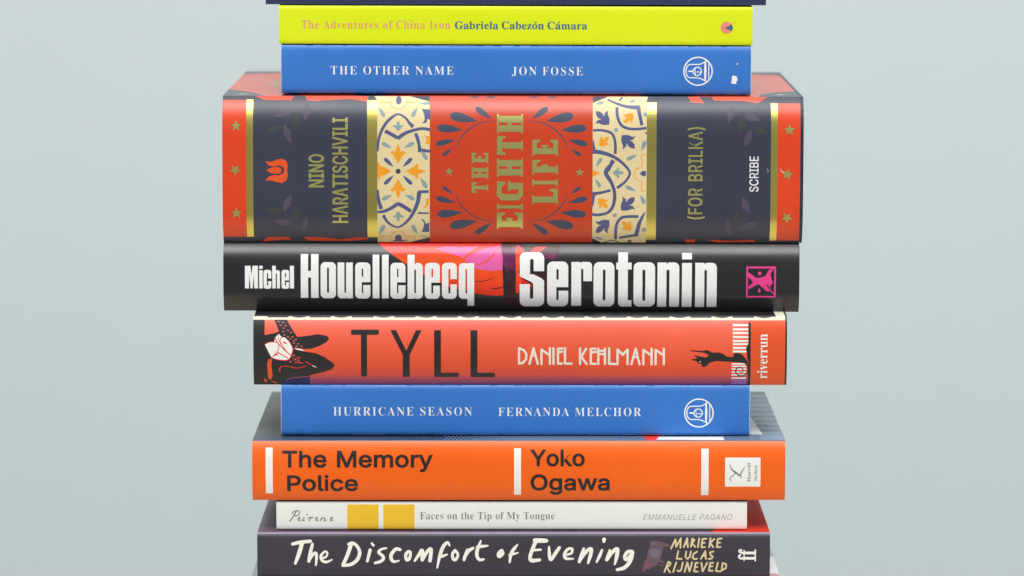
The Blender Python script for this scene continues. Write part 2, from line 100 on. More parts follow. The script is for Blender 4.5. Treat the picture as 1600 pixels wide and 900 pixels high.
# ------------------------------------------------------------------ 2-D drawing kit (drawing units, y down)
GLYPHS = json.loads('''{"S":{"A":[437,[[[-9,0],[-9,18],[24,30],[43,60],[206,466],[224,465],[392,70],[417,27],[443,18],[443,0],[229,0],[229,18],[270,25],[280,34],[283,46],[253,132],[103,132],[75,48],[78,35],[87,26],[128,18],[128,0]],[[113,161],[242,161],[177,319]]]],"C":[468,[[[257,-11],[193,-3],[164,6],[113,37],[72,79],[43,132],[28,194],[28,262],[43,323],[56,351],[92,399],[139,435],[166,448],[226,464],[259,465],[309,459],[388,435],[408,443],[419,465],[437,465],[437,308],[420,308],[407,338],[375,387],[335,423],[313,434],[265,443],[212,430],[174,389],[151,321],[144,226],[152,138],[177,74],[219,36],[278,24],[318,29],[358,45],[395,71],[428,106],[447,89],[409,45],[365,14],[314,-5]]]],"D":[496,[[[20,0],[20,17],[47,21],[63,30],[73,59],[74,374],[71,407],[61,426],[43,435],[15,439],[15,455],[278,452],[328,441],[370,422],[405,396],[433,364],[452,325],[464,279],[468,228],[453,128],[408,57],[333,14],[228,0]],[[222,24],[253,27],[279,37],[302,53],[319,75],[343,139],[351,229],[343,318],[319,382],[279,420],[223,433],[202,431],[190,423],[182,385],[182,59],[190,34],[202,27]]]],"E":[442,[[[14,0],[14,17],[44,20],[62,30],[72,48],[75,78],[72,405],[54,431],[16,439],[16,455],[399,455],[399,320],[383,320],[378,349],[356,392],[320,417],[295,424],[232,430],[200,428],[188,421],[183,397],[183,246],[214,247],[247,259],[269,282],[288,345],[304,345],[304,118],[287,118],[278,169],[259,201],[229,217],[183,222],[183,67],[188,40],[206,29],[254,28],[313,39],[345,53],[371,75],[393,105],[411,143],[430,143],[402,0]]]],"F":[404,[[[15,0],[15,17],[45,23],[62,34],[74,67],[75,375],[67,416],[54,429],[14,439],[14,455],[394,455],[394,320],[377,320],[355,385],[324,414],[294,425],[230,431],[195,428],[184,417],[182,247],[211,249],[244,260],[266,284],[284,347],[302,347],[302,118],[285,118],[274,168],[257,200],[229,218],[182,224],[182,69],[188,43],[210,24],[257,17],[257,0]]]],"G":[508,[[[268,-10],[233,-8],[170,7],[116,36],[74,77],[44,131],[29,194],[29,263],[44,324],[57,352],[93,399],[139,435],[166,448],[195,458],[257,465],[311,459],[388,436],[406,443],[419,465],[437,465],[437,308],[420,308],[393,363],[357,406],[329,426],[299,439],[267,443],[214,430],[176,389],[153,322],[146,228],[148,178],[165,98],[180,67],[199,44],[221,26],[246,16],[293,14],[319,21],[339,45],[343,71],[339,154],[321,175],[275,182],[275,198],[500,198],[500,182],[463,175],[449,155],[446,29],[357,0]]]],"H":[523,[[[15,0],[15,17],[45,22],[62,32],[72,50],[75,81],[74,394],[62,424],[44,434],[16,439],[16,455],[242,455],[242,439],[198,429],[185,408],[182,251],[342,251],[337,415],[320,432],[282,439],[282,455],[507,455],[507,439],[478,434],[461,424],[452,407],[449,379],[450,65],[461,33],[478,22],[507,17],[507,0],[282,0],[282,17],[321,25],[339,49],[342,221],[182,221],[185,50],[202,26],[242,17],[242,0]]]],"I":[261,[[[13,0],[13,17],[53,27],[67,39],[75,75],[74,401],[63,427],[13,439],[13,455],[244,455],[244,439],[196,427],[183,401],[183,77],[190,39],[206,26],[246,17],[246,0]]]],"J":[330,[[[109,-65],[64,-59],[29,-40],[5,-12],[-3,23],[0,44],[11,61],[26,71],[55,74],[79,62],[92,38],[91,13],[77,-19],[84,-35],[105,-40],[126,-36],[139,-25],[145,-6],[146,391],[135,422],[114,433],[79,439],[79,455],[314,455],[314,439],[271,427],[258,403],[255,89],[246,21],[219,-27],[173,-56]]]],"L":[426,[[[15,0],[15,17],[45,22],[62,32],[72,50],[75,81],[74,394],[62,425],[44,434],[16,439],[16,455],[250,455],[250,439],[201,431],[191,422],[183,401],[185,47],[195,34],[223,28],[278,31],[315,40],[345,56],[370,80],[409,154],[427,154],[402,0]]]],"M":[634,[[[14,0],[14,17],[53,26],[67,39],[75,79],[74,402],[68,421],[59,429],[15,439],[15,455],[185,455],[317,142],[449,455],[617,455],[617,439],[590,433],[573,423],[563,405],[560,378],[561,61],[571,31],[588,21],[617,17],[617,0],[396,0],[396,17],[425,22],[443,32],[453,61],[455,399],[288,0],[270,0],[105,389],[106,62],[120,30],[139,20],[169,17],[169,0]]]],"N":[494,[[[403,-11],[107,350],[110,49],[126,26],[167,17],[167,0],[18,0],[18,17],[54,23],[68,35],[76,79],[76,388],[41,429],[18,439],[18,455],[156,455],[391,169],[388,407],[375,429],[331,439],[331,455],[480,455],[480,439],[440,430],[425,407],[422,-11]]]],"O":[525,[[[261,-11],[213,-6],[169,7],[129,29],[94,58],[66,93],[45,134],[32,179],[28,228],[32,276],[45,321],[66,362],[95,397],[130,426],[170,448],[216,462],[265,466],[313,462],[357,448],[397,427],[431,399],[459,364],[481,323],[494,277],[498,228],[494,179],[481,134],[459,93],[430,58],[395,29],[355,7],[310,-6]],[[265,12],[315,26],[351,66],[372,133],[379,228],[371,321],[348,389],[310,430],[286,440],[260,443],[210,430],[174,389],[152,322],[145,228],[153,135],[177,67],[215,26],[238,16]]]],"R":[473,[[[15,0],[15,17],[45,22],[62,32],[72,50],[75,81],[74,394],[62,424],[44,434],[16,439],[16,455],[264,453],[339,439],[389,409],[405,388],[414,363],[417,334],[411,296],[392,265],[360,241],[315,224],[443,36],[457,22],[480,17],[480,0],[338,0],[201,212],[182,212],[185,50],[202,26],[242,17],[242,0]],[[182,234],[228,235],[266,248],[280,258],[298,290],[304,336],[299,378],[284,407],[259,425],[212,431],[195,426],[186,417],[182,385]]]],"S":[390,[[[43,-11],[43,158],[62,158],[83,94],[96,70],[111,50],[149,24],[197,15],[245,27],[266,47],[279,89],[275,110],[248,146],[112,221],[65,270],[56,289],[50,332],[54,370],[67,403],[101,440],[148,462],[206,465],[300,445],[313,450],[320,466],[339,466],[339,319],[322,319],[303,370],[272,410],[248,429],[222,441],[178,443],[151,434],[125,406],[120,380],[124,356],[147,328],[290,253],[337,211],[354,176],[359,133],[354,93],[339,58],[298,18],[240,-6],[167,-9],[85,12],[69,7],[61,-11]]]],"T":[423,[[[92,0],[92,17],[123,21],[142,31],[155,64],[156,433],[102,426],[65,403],[41,367],[29,318],[11,318],[11,455],[410,455],[410,317],[394,317],[381,368],[357,404],[319,426],[263,433],[264,63],[276,30],[296,21],[328,17],[328,0]]]],"U":[492,[[[248,-13],[168,-2],[138,10],[114,29],[96,52],[76,115],[70,406],[53,429],[15,439],[15,455],[240,455],[240,439],[196,429],[183,408],[182,112],[193,68],[216,39],[252,24],[275,22],[326,31],[363,56],[385,99],[392,159],[391,393],[379,423],[360,433],[328,439],[328,455],[474,455],[474,439],[439,427],[425,404],[420,133],[412,92],[398,58],[380,32],[356,13],[325,-2]]]],"a":[344,[[[255,-10],[232,-7],[216,1],[205,15],[200,35],[151,2],[95,-9],[64,-4],[31,22],[21,48],[23,84],[45,121],[88,150],[199,190],[198,254],[192,275],[180,288],[148,296],[115,290],[107,283],[105,271],[123,231],[120,215],[110,202],[77,191],[51,198],[36,218],[34,248],[42,269],[69,295],[126,316],[195,317],[246,304],[276,277],[291,236],[294,43],[304,34],[320,42],[329,28],[294,-1]],[[151,34],[174,41],[199,63],[199,169],[164,157],[138,139],[123,114],[120,62],[137,37]]]],"b":[361,[[[43,-11],[43,403],[37,428],[8,439],[8,455],[138,455],[138,279],[156,296],[197,316],[238,317],[284,299],[318,261],[333,227],[342,166],[337,118],[312,56],[286,25],[252,3],[213,-9],[170,-8],[148,-1],[105,28],[53,-11]],[[183,14],[213,23],[232,49],[242,95],[245,160],[242,213],[231,251],[212,273],[184,280],[155,270],[138,242],[141,45],[149,28],[163,18]]]],"c":[293,[[[156,-10],[103,2],[72,22],[47,51],[24,106],[21,174],[40,237],[79,285],[133,313],[197,318],[235,307],[262,287],[276,261],[275,228],[253,207],[219,207],[206,216],[199,230],[197,271],[190,290],[169,297],[144,290],[126,269],[116,235],[114,153],[126,97],[151,60],[184,41],[222,40],[255,57],[271,72],[285,60],[258,30],[227,8],[193,-6]]]],"d":[370,[[[140,-10],[107,-5],[78,10],[53,35],[35,66],[23,104],[19,147],[24,196],[36,237],[68,286],[96,306],[128,317],[168,316],[189,309],[223,280],[220,419],[206,434],[176,439],[176,455],[319,455],[319,64],[329,36],[353,28],[353,11],[294,6],[223,-10],[223,39],[188,2]],[[171,28],[202,41],[223,76],[223,242],[206,270],[174,281],[147,273],[130,250],[121,210],[118,153],[121,98],[130,58],[146,36]]]],"e":[301,[[[154,-10],[100,1],[58,35],[29,88],[19,157],[30,222],[59,273],[103,307],[157,318],[209,309],[249,280],[274,234],[283,166],[117,166],[123,112],[138,73],[164,50],[199,42],[237,53],[270,86],[285,73],[258,36],[228,11],[193,-5]],[[116,192],[201,192],[197,266],[181,292],[161,297],[141,291],[127,274],[119,244]]]],"f":[214,[[[15,0],[15,16],[35,20],[48,31],[52,73],[52,277],[16,277],[16,310],[52,310],[54,378],[60,400],[71,419],[102,448],[123,457],[174,465],[227,454],[250,436],[262,413],[260,381],[246,362],[216,356],[191,370],[185,391],[197,431],[193,441],[171,442],[157,436],[148,402],[148,310],[203,310],[203,277],[148,277],[148,51],[158,26],[199,16],[199,0]]]],"g":[327,[[[146,-140],[66,-130],[33,-111],[16,-88],[18,-59],[28,-46],[69,-26],[49,-14],[26,14],[24,30],[28,54],[53,83],[102,110],[67,128],[42,150],[27,179],[22,212],[27,242],[40,268],[60,289],[88,305],[120,315],[177,317],[233,304],[317,304],[317,268],[268,268],[286,237],[291,203],[288,176],[268,140],[246,123],[220,110],[189,104],[126,102],[107,89],[101,71],[103,61],[123,50],[223,47],[259,40],[285,29],[303,13],[312,-9],[313,-60],[291,-98],[248,-125],[219,-133]],[[157,124],[178,130],[190,146],[199,211],[190,276],[178,292],[157,297],[137,292],[124,276],[114,211],[124,146],[137,130]],[[161,-116],[205,-113],[238,-104],[257,-88],[263,-66],[260,-51],[249,-41],[219,-35],[97,-34],[75,-62],[79,-89],[107,-109]]]],"h":[381,[[[18,0],[18,16],[41,22],[48,31],[52,56],[52,409],[41,433],[19,440],[19,455],[148,455],[148,267],[168,289],[215,315],[243,318],[281,312],[309,292],[325,258],[330,212],[332,38],[341,22],[363,16],[363,0],[202,0],[202,16],[219,19],[228,26],[235,56],[234,241],[225,264],[203,271],[173,262],[148,235],[148,46],[158,22],[180,16],[180,0]]]],"i":[198,[[[101,362],[81,366],[65,376],[54,393],[50,412],[54,432],[65,449],[81,460],[101,463],[120,460],[137,449],[147,432],[151,412],[147,393],[136,376],[120,366]],[[18,0],[18,16],[41,22],[48,30],[52,56],[51,272],[43,288],[20,293],[21,310],[148,310],[149,46],[158,22],[180,16],[180,0]]]],"k":[359,[[[17,0],[17,16],[45,26],[52,56],[52,408],[43,433],[20,439],[21,455],[148,455],[148,169],[227,248],[243,271],[242,285],[235,290],[206,293],[206,310],[345,310],[345,293],[308,284],[291,274],[222,209],[346,34],[360,21],[376,16],[376,0],[211,0],[211,16],[234,20],[239,35],[163,147],[148,134],[148,46],[158,22],[180,16],[180,0]]]],"l":[199,[[[18,0],[18,16],[41,22],[48,30],[52,56],[52,408],[43,433],[20,439],[20,455],[148,455],[149,46],[158,22],[180,16],[180,0]]]],"m":[554,[[[18,0],[18,16],[41,22],[48,31],[52,56],[52,263],[41,288],[19,294],[19,310],[146,310],[146,265],[188,305],[237,318],[268,315],[292,304],[310,286],[320,261],[364,304],[390,315],[418,318],[455,312],[482,292],[498,258],[504,212],[505,38],[514,22],[536,16],[536,0],[377,0],[377,16],[403,26],[410,56],[408,241],[400,264],[377,271],[349,263],[324,237],[325,46],[335,22],[356,16],[356,0],[199,0],[199,16],[225,26],[232,56],[230,241],[222,264],[199,271],[170,262],[146,235],[147,46],[156,22],[177,16],[177,0]]]],"n":[381,[[[18,0],[18,16],[41,22],[48,31],[52,56],[52,263],[41,288],[19,294],[19,310],[148,310],[148,267],[190,306],[215,315],[243,318],[281,312],[309,292],[325,258],[330,212],[332,38],[341,22],[363,16],[363,0],[202,0],[202,16],[219,19],[228,26],[235,56],[234,241],[225,264],[203,271],[173,262],[148,235],[148,46],[158,22],[180,16],[180,0]]]],"o":[336,[[[169,-10],[108,2],[60,37],[29,89],[19,154],[29,219],[60,272],[108,306],[168,318],[228,307],[275,273],[306,221],[317,154],[306,88],[275,36],[228,2]],[[169,11],[193,18],[212,47],[220,154],[217,227],[208,271],[192,292],[169,299],[144,292],[128,271],[120,227],[117,154],[125,47],[144,18]]]],"p":[371,[[[17,-139],[17,-124],[36,-120],[49,-106],[52,-64],[52,257],[46,283],[19,295],[19,310],[143,310],[143,263],[160,287],[180,305],[203,315],[248,318],[279,307],[317,274],[335,241],[346,203],[350,160],[346,113],[326,54],[291,12],[245,-9],[204,-7],[183,1],[148,32],[152,-99],[167,-118],[197,-123],[197,-139]],[[195,28],[222,36],[239,59],[249,99],[253,154],[250,208],[241,248],[225,270],[199,278],[171,267],[148,235],[148,69],[167,38]]]],"r":[287,[[[18,0],[18,16],[41,22],[48,30],[52,56],[51,273],[42,289],[20,293],[21,310],[146,310],[146,252],[176,292],[210,314],[246,317],[275,304],[286,287],[289,266],[287,248],[272,229],[257,223],[233,224],[203,254],[189,260],[168,250],[152,220],[150,45],[159,25],[197,16],[197,0]]]],"s":[288,[[[151,-10],[73,9],[60,4],[51,-9],[36,-9],[36,105],[53,105],[75,52],[99,28],[126,16],[152,16],[171,21],[189,40],[192,58],[183,84],[172,95],[90,139],[54,169],[38,206],[39,241],[44,259],[65,291],[98,312],[147,319],[213,305],[223,308],[230,319],[244,319],[244,222],[228,222],[206,266],[174,291],[149,296],[130,294],[116,286],[105,267],[107,244],[121,227],[207,181],[232,162],[248,140],[256,112],[250,51],[228,18],[194,-3]]]],"t":[228,[[[124,-9],[76,2],[53,36],[48,71],[48,279],[20,279],[20,300],[88,369],[129,424],[144,424],[144,310],[208,310],[208,279],[144,279],[146,64],[152,46],[168,40],[189,49],[206,75],[222,66],[205,33],[182,9],[155,-5]]]],"u":[375,[[[131,-10],[91,-3],[77,5],[57,32],[47,72],[44,268],[35,287],[11,294],[11,310],[142,310],[142,66],[156,41],[177,36],[205,43],[228,66],[226,269],[216,288],[189,294],[189,310],[324,310],[324,59],[331,39],[360,30],[360,13],[300,7],[228,-10],[228,40],[186,3],[160,-7]]]],"v":[306,[[[142,-10],[34,258],[18,286],[-3,293],[-3,310],[164,310],[164,294],[136,290],[129,274],[185,122],[241,272],[232,289],[203,294],[203,310],[305,310],[305,295],[283,284],[265,254],[160,-10]]]],"y":[300,[[[52,-140],[29,-137],[3,-117],[-7,-84],[0,-60],[18,-43],[51,-42],[72,-61],[77,-96],[92,-97],[122,-60],[140,-5],[30,264],[15,287],[-5,293],[-5,310],[162,310],[162,293],[136,289],[128,273],[185,119],[238,271],[229,289],[203,293],[203,310],[300,310],[300,293],[282,286],[264,254],[137,-82],[104,-125],[86,-135]]]],"z":[293,[[[13,0],[13,14],[168,287],[111,286],[83,279],[63,262],[44,216],[26,216],[32,310],[275,310],[275,291],[126,25],[174,26],[210,35],[234,55],[260,107],[276,107],[268,0]]]]},"I":{"(":[273,[[[89,207],[92,264],[107,354],[132,441],[153,494],[177,539],[236,539],[201,457],[174,370],[157,285],[151,207],[156,138],[172,67],[198,-10],[236,-96],[177,-96],[156,-59],[124,16],[102,93]]]],")":[273,[[[37,-96],[76,-9],[102,69],[117,139],[122,207],[116,285],[99,370],[73,457],[37,539],[97,539],[131,468],[167,354],[181,264],[183,168],[161,53],[134,-22],[97,-96]]]],"A":[480,[[[16,0],[201,509],[276,509],[463,0],[395,0],[282,317],[232,478],[245,478],[220,393],[85,0]],[[110,142],[110,199],[370,199],[370,142]]]],"B":[456,[[[60,0],[60,509],[266,508],[329,491],[359,469],[381,442],[394,410],[397,358],[392,331],[373,301],[347,280],[315,267],[315,262],[351,252],[374,237],[394,216],[409,189],[417,155],[417,117],[400,67],[362,28],[301,4]],[[125,57],[272,58],[315,70],[341,92],[354,120],[355,149],[342,184],[317,211],[279,228],[125,231]],[[125,285],[252,286],[299,302],[323,326],[333,348],[334,388],[323,417],[299,439],[263,450],[125,452]]]],"C":[510,[[[267,-7],[235,-5],[177,11],[126,42],[104,63],[70,115],[57,146],[48,179],[40,254],[42,293],[57,362],[70,393],[104,445],[150,484],[177,498],[235,514],[267,516],[340,504],[402,471],[448,418],[473,348],[408,348],[395,384],[366,421],[337,440],[292,454],[245,454],[203,443],[166,419],[137,385],[109,314],[103,254],[109,194],[137,123],[184,76],[245,54],[280,53],[315,60],[348,74],[375,96],[395,125],[408,160],[473,160],[448,91],[402,38],[341,5]]]],"E":[419,[[[60,0],[60,509],[372,509],[372,452],[125,452],[125,286],[355,286],[355,229],[125,229],[125,57],[375,57],[375,0]]]],"F":[410,[[[60,0],[60,509],[369,509],[369,452],[125,452],[125,278],[346,278],[346,221],[125,221],[125,0]]]],"G":[520,[[[269,-7],[236,-5],[176,11],[149,25],[104,64],[69,116],[57,146],[42,215],[40,254],[42,293],[57,362],[69,393],[103,445],[125,466],[175,498],[233,514],[265,516],[340,504],[403,469],[449,416],[474,349],[408,349],[387,393],[365,420],[337,439],[304,452],[265,456],[222,450],[166,419],[125,364],[105,285],[109,194],[125,145],[151,105],[184,76],[224,59],[269,53],[328,63],[360,81],[386,107],[410,160],[415,202],[434,199],[283,199],[283,256],[478,256],[471,141],[463,115],[436,69],[399,33],[352,8]]]],"H":[517,[[[60,0],[60,509],[125,509],[125,289],[392,289],[392,509],[457,509],[457,0],[392,0],[392,232],[125,232],[125,0]]]],"I":[300,[[[31,0],[31,57],[118,57],[118,452],[31,452],[31,509],[269,509],[269,452],[183,452],[183,57],[269,57],[269,0]]]],"K":[467,[[[104,145],[104,216],[184,314],[364,509],[448,509]],[[60,0],[60,509],[125,509],[125,0]],[[372,0],[188,259],[228,309],[449,0]]]],"L":[393,[[[60,0],[60,509],[125,509],[125,57],[361,57],[361,0]]]],"M":[628,[[[60,0],[60,509],[152,509],[280,181],[322,49],[307,49],[342,158],[476,509],[568,509],[568,0],[504,0],[507,457],[513,457],[471,331],[342,0],[286,0],[168,297],[112,457],[119,457],[120,405],[122,0]]]],"N":[523,[[[60,0],[60,509],[136,509],[357,160],[414,55],[405,54],[399,168],[399,509],[463,509],[463,0],[387,0],[171,342],[108,452],[119,454],[125,298],[125,0]]]],"O":[533,[[[267,-7],[235,-5],[177,11],[126,42],[105,63],[70,115],[57,146],[48,179],[40,254],[42,293],[57,362],[70,393],[105,445],[150,484],[177,498],[235,514],[267,516],[299,514],[357,498],[408,466],[429,445],[464,393],[477,362],[491,293],[493,254],[491,215],[477,146],[464,115],[429,63],[408,42],[357,11],[299,-5]],[[267,53],[330,66],[383,105],[418,168],[430,254],[418,341],[383,404],[330,443],[267,456],[203,443],[151,404],[116,340],[103,254],[116,168],[151,105],[203,66]]]],"P":[445,[[[60,0],[60,509],[263,507],[332,487],[366,462],[390,430],[404,391],[407,325],[390,265],[366,233],[332,207],[289,191],[235,186],[109,186],[109,242],[233,242],[284,250],[308,264],[327,282],[344,333],[342,376],[333,402],[318,423],[297,439],[251,451],[125,452],[125,0]]]],"R":[449,[[[60,0],[60,509],[264,507],[333,489],[367,465],[390,433],[405,395],[408,330],[390,271],[367,240],[333,217],[289,203],[236,198],[96,198],[96,255],[234,255],[284,262],[309,273],[327,290],[344,338],[342,380],[334,405],[319,425],[298,440],[252,451],[125,452],[125,0]],[[353,0],[230,229],[303,229],[428,0]]]],"S":[447,[[[224,-9],[149,1],[91,31],[54,77],[38,137],[104,137],[110,110],[132,79],[166,59],[209,50],[257,52],[286,60],[321,82],[336,102],[345,126],[345,151],[338,171],[325,186],[284,209],[154,249],[105,274],[71,307],[54,348],[58,413],[87,463],[119,488],[158,506],[227,516],[296,505],[351,476],[387,433],[401,378],[337,378],[326,412],[302,437],[267,453],[209,458],[167,448],[136,427],[123,409],[116,387],[119,352],[131,334],[158,313],[299,268],[359,238],[395,198],[405,171],[408,139],[396,81],[360,34],[302,2]]]],"T":[449,[[[32,452],[32,509],[417,509],[417,452],[257,452],[257,0],[193,0],[193,452]]]],"U":[517,[[[259,-8],[203,-2],[154,15],[114,43],[74,101],[60,173],[60,509],[124,509],[124,178],[133,128],[160,87],[187,68],[220,56],[259,52],[298,56],[331,68],[357,87],[384,128],[393,178],[393,509],[457,509],[457,173],[443,101],[403,43],[363,15],[315,-2]]]],"V":[480,[[[204,0],[16,509],[84,509],[197,192],[248,31],[235,31],[260,115],[395,509],[463,509],[278,0]]]],"Y":[472,[[[203,0],[203,208],[16,509],[91,509],[208,318],[250,230],[224,230],[244,280],[381,509],[455,509],[268,208],[268,0]]]],"a":[389,[[[160,-9],[126,-5],[94,5],[57,32],[40,58],[31,90],[31,123],[38,150],[58,179],[100,203],[265,235],[275,248],[271,288],[256,311],[240,322],[196,331],[171,329],[140,318],[118,301],[100,274],[41,291],[67,335],[118,370],[179,384],[239,379],[275,367],[296,353],[322,320],[333,290],[337,0],[277,0],[277,52],[272,52],[252,25],[226,6],[190,-6]],[[170,45],[216,53],[257,83],[275,126],[276,190],[246,179],[134,159],[110,145],[98,132],[92,105],[102,72],[130,52]]]],"c":[396,[[[207,-8],[137,6],[82,46],[46,108],[34,187],[46,268],[82,330],[137,371],[207,384],[260,377],[305,356],[340,322],[362,277],[303,262],[294,283],[276,306],[250,322],[226,329],[173,325],[145,310],[115,274],[99,224],[99,151],[115,102],[134,76],[158,57],[207,46],[243,52],[271,66],[292,89],[304,117],[363,102],[341,56],[306,21],[261,-1]]]],"e":[404,[[[212,-8],[138,6],[82,46],[46,108],[34,187],[46,267],[81,329],[135,370],[205,384],[251,379],[280,368],[331,329],[350,299],[363,263],[371,194],[371,169],[75,169],[75,221],[338,221],[310,202],[303,254],[291,282],[263,314],[237,326],[205,330],[173,326],[146,313],[125,294],[109,270],[99,241],[97,157],[110,106],[139,70],[179,50],[224,47],[254,53],[278,66],[306,105],[365,91],[345,51],[311,19],[266,-1]]]],"g":[425,[[[207,-151],[150,-144],[105,-127],[73,-101],[51,-69],[101,-41],[128,-72],[165,-92],[229,-96],[267,-85],[295,-62],[304,-47],[311,-6],[311,68],[306,68],[272,28],[227,8],[195,5],[152,10],[95,39],[55,90],[39,136],[35,220],[46,271],[80,332],[112,361],[152,378],[196,384],[242,378],[273,360],[308,319],[313,319],[313,379],[372,379],[372,-9],[367,-54],[350,-90],[308,-127],[271,-142]],[[205,59],[251,68],[285,95],[305,137],[312,193],[305,248],[285,291],[251,320],[205,330],[158,320],[124,290],[103,246],[96,193],[103,138],[124,96],[158,68]]]],"h":[410,[[[114,227],[114,0],[53,0],[53,509],[114,509],[114,287],[102,287],[137,349],[187,379],[227,384],[264,380],[295,369],[321,349],[348,304],[356,264],[357,0],[296,0],[295,256],[283,291],[273,304],[260,315],[229,328],[197,328],[161,317],[141,303],[126,283],[117,257]]]],"i":[167,[[[53,0],[53,379],[114,379],[114,0]],[[84,443],[54,455],[41,483],[54,512],[84,524],[114,512],[126,483],[114,455]]]],"k":[381,[[[110,137],[110,212],[121,212],[284,379],[360,379],[184,199],[177,199]],[[53,0],[53,509],[114,509],[114,0]],[[294,0],[148,186],[191,229],[372,0]]]],"l":[189,[[[139,-2],[86,10],[65,33],[54,65],[53,509],[114,509],[115,77],[120,62],[130,54],[170,54],[181,3]]]],"m":[610,[[[53,0],[53,379],[112,379],[112,295],[108,295],[118,323],[141,355],[172,376],[207,386],[257,380],[287,361],[316,314],[321,295],[312,295],[322,321],[347,353],[381,375],[407,383],[453,385],[483,378],[510,364],[532,342],[548,313],[556,276],[557,0],[496,0],[494,273],[490,289],[473,313],[447,326],[419,330],[395,328],[365,314],[351,299],[338,270],[335,0],[274,0],[273,275],[253,311],[229,326],[199,330],[168,325],[148,314],[126,289],[117,266],[114,0]]]],"o":[415,[[[207,-8],[137,6],[82,46],[46,108],[34,187],[46,268],[82,330],[137,371],[207,384],[278,371],[333,330],[369,268],[381,187],[369,108],[333,46],[278,6]],[[207,46],[257,57],[292,89],[312,134],[319,187],[312,242],[292,287],[257,319],[207,330],[158,319],[124,287],[103,242],[96,187],[103,134],[124,89],[158,57]]]],"r":[259,[[[53,0],[53,379],[112,379],[112,321],[115,321],[130,347],[166,375],[196,384],[243,384],[243,322],[207,326],[170,319],[140,301],[121,273],[114,237],[114,0]]]],"w":[567,[[[138,0],[23,379],[87,379],[143,177],[175,41],[165,41],[180,113],[252,379],[316,379],[402,41],[391,41],[402,90],[480,379],[545,379],[429,0],[368,0],[277,338],[291,338],[199,0]]]],"y":[389,[[[47,-139],[61,-86],[96,-90],[124,-80],[141,-58],[163,-1],[17,379],[84,379],[171,138],[206,21],[184,21],[218,138],[305,379],[371,379],[204,-58],[184,-97],[159,-124],[128,-140],[91,-145]]]]}}''')
CAP = {'S': 455.0, 'I': 509.0}

def disc(cx, cy, rx, ry=None, n=20):
    ry = ry or rx
    return [(cx + rx * math.cos(2 * math.pi * i / n), cy + ry * math.sin(2 * math.pi * i / n)) for i in range(n)]
def rect(x0, y0, x1, y1): return [(x0, y0), (x1, y0), (x1, y1), (x0, y1)]
def rrect(x0, y0, x1, y1, r, n=5, corners=(1, 1, 1, 1), ry=None):
    ry = ry or r; out = []
    for k, (cx, cy, a0) in enumerate(((x0 + r, y0 + ry, 180), (x1 - r, y0 + ry, 270), (x1 - r, y1 - ry, 0), (x0 + r, y1 - ry, 90))):
        if corners[k]:
            for i in range(n + 1):
                a = math.radians(a0 + 90 * i / n); out.append((cx + r * math.cos(a), cy + ry * math.sin(a)))
        else:
            out.append(((x0, y0), (x1, y0), (x1, y1), (x0, y1))[k])
    return out
def star(cx, cy, r, rot=-90, q=0.42):
    return [(cx + (r if i % 2 == 0 else r * q) * math.cos(math.radians(rot + 36 * i)),
             cy + (r if i % 2 == 0 else r * q) * math.sin(math.radians(rot + 36 * i))) for i in range(10)]
def catmull(p, n=6, closed=False):
    P = [p[-1]] + list(p) + [p[0], p[1]] if closed else [p[0]] + list(p) + [p[-1]]
    out = []
    for i in range(1, len(P) - 2):
        a, b, c, d = [np.array(q, float) for q in P[i - 1:i + 3]]
        for k in range(n):
            t = k / n
            out.append(tuple(0.5 * (2 * b + (c - a) * t + (2 * a - 5 * b + 4 * c - d) * t * t + (-a + 3 * b - 3 * c + d) * t ** 3)))
    if not closed: out.append(tuple(float(v) for v in P[-2]))
    return out
def stroke(p, w, smooth=True, closed=False, cap=True, n=5):
    """list of polygons (non-zero fill) for a pen stroke; w is one width or one per point"""
    ws = list(w) if isinstance(w, (list, tuple)) else [w] * len(p)
    q = [(x, y, ww) for (x, y), ww in zip(p, ws)]
    if smooth and len(q) > 2: q = catmull(q, n, closed)
    if closed: q = list(q) + [q[0]]
    out = []
    A = [np.array(v[:2], float) for v in q]; R = [v[2] / 2 for v in q]
    if smooth and not closed:
        Lf, Rt = [], []
        for i in range(len(A)):
            a = A[max(i - 1, 0)]; b = A[min(i + 1, len(A) - 1)]; d = b - a; l = np.hypot(*d) or 1; nrm = np.array((-d[1], d[0])) / l
            Lf.append(tuple(A[i] + nrm * R[i])); Rt.append(tuple(A[i] - nrm * R[i]))
        for i in range(len(A) - 1): out.append([Lf[i], Lf[i + 1], Rt[i + 1], Rt[i]])
        if cap:
            out.append(disc(A[0][0], A[0][1], R[0], n=10)); out.append(disc(A[-1][0], A[-1][1], R[-1], n=10))
        return out
    for i in range(len(A) - 1):
        d = A[i + 1] - A[i]; l = np.hypot(*d)
        if l < 1e-6: continue
        nrm = np.array((-d[1], d[0])) / l
        out.append([tuple(A[i] + nrm * R[i]), tuple(A[i + 1] + nrm * R[i + 1]), tuple(A[i + 1] - nrm * R[i + 1]), tuple(A[i] - nrm * R[i])])
    for i in range(len(A)):
        if cap or 0 < i < len(A) - 1 or closed: out.append(disc(A[i][0], A[i][1], R[i], n=10))
    return out
def drop(fx, fy, tx, ty, r, bend=0.0):
    d = np.array((tx - fx, ty - fy), float); l = np.hypot(*d); d /= l; nrm = np.array((-d[1], d[0])); f = np.array((fx, fy), float)
    pts = []; n = 30
    for i in range(n):
        a = 2 * math.pi * i / n; c, s_ = math.cos(a), math.sin(a)
        t = (1 - c) / 2                      # 0 at the tip, 1 at the round end
        x = l * (1 - t) - r * t; wdt = r * 1.04 * math.sin(math.pi * min(1, t) ** 0.72) ** 1.0 if t < 1 else 0
        wdt = r * 1.12 * s_ * (t ** 0.62)
        pts.append(tuple(f + d * x + nrm * (wdt + bend * r * math.sin(math.pi * t))))
    return pts
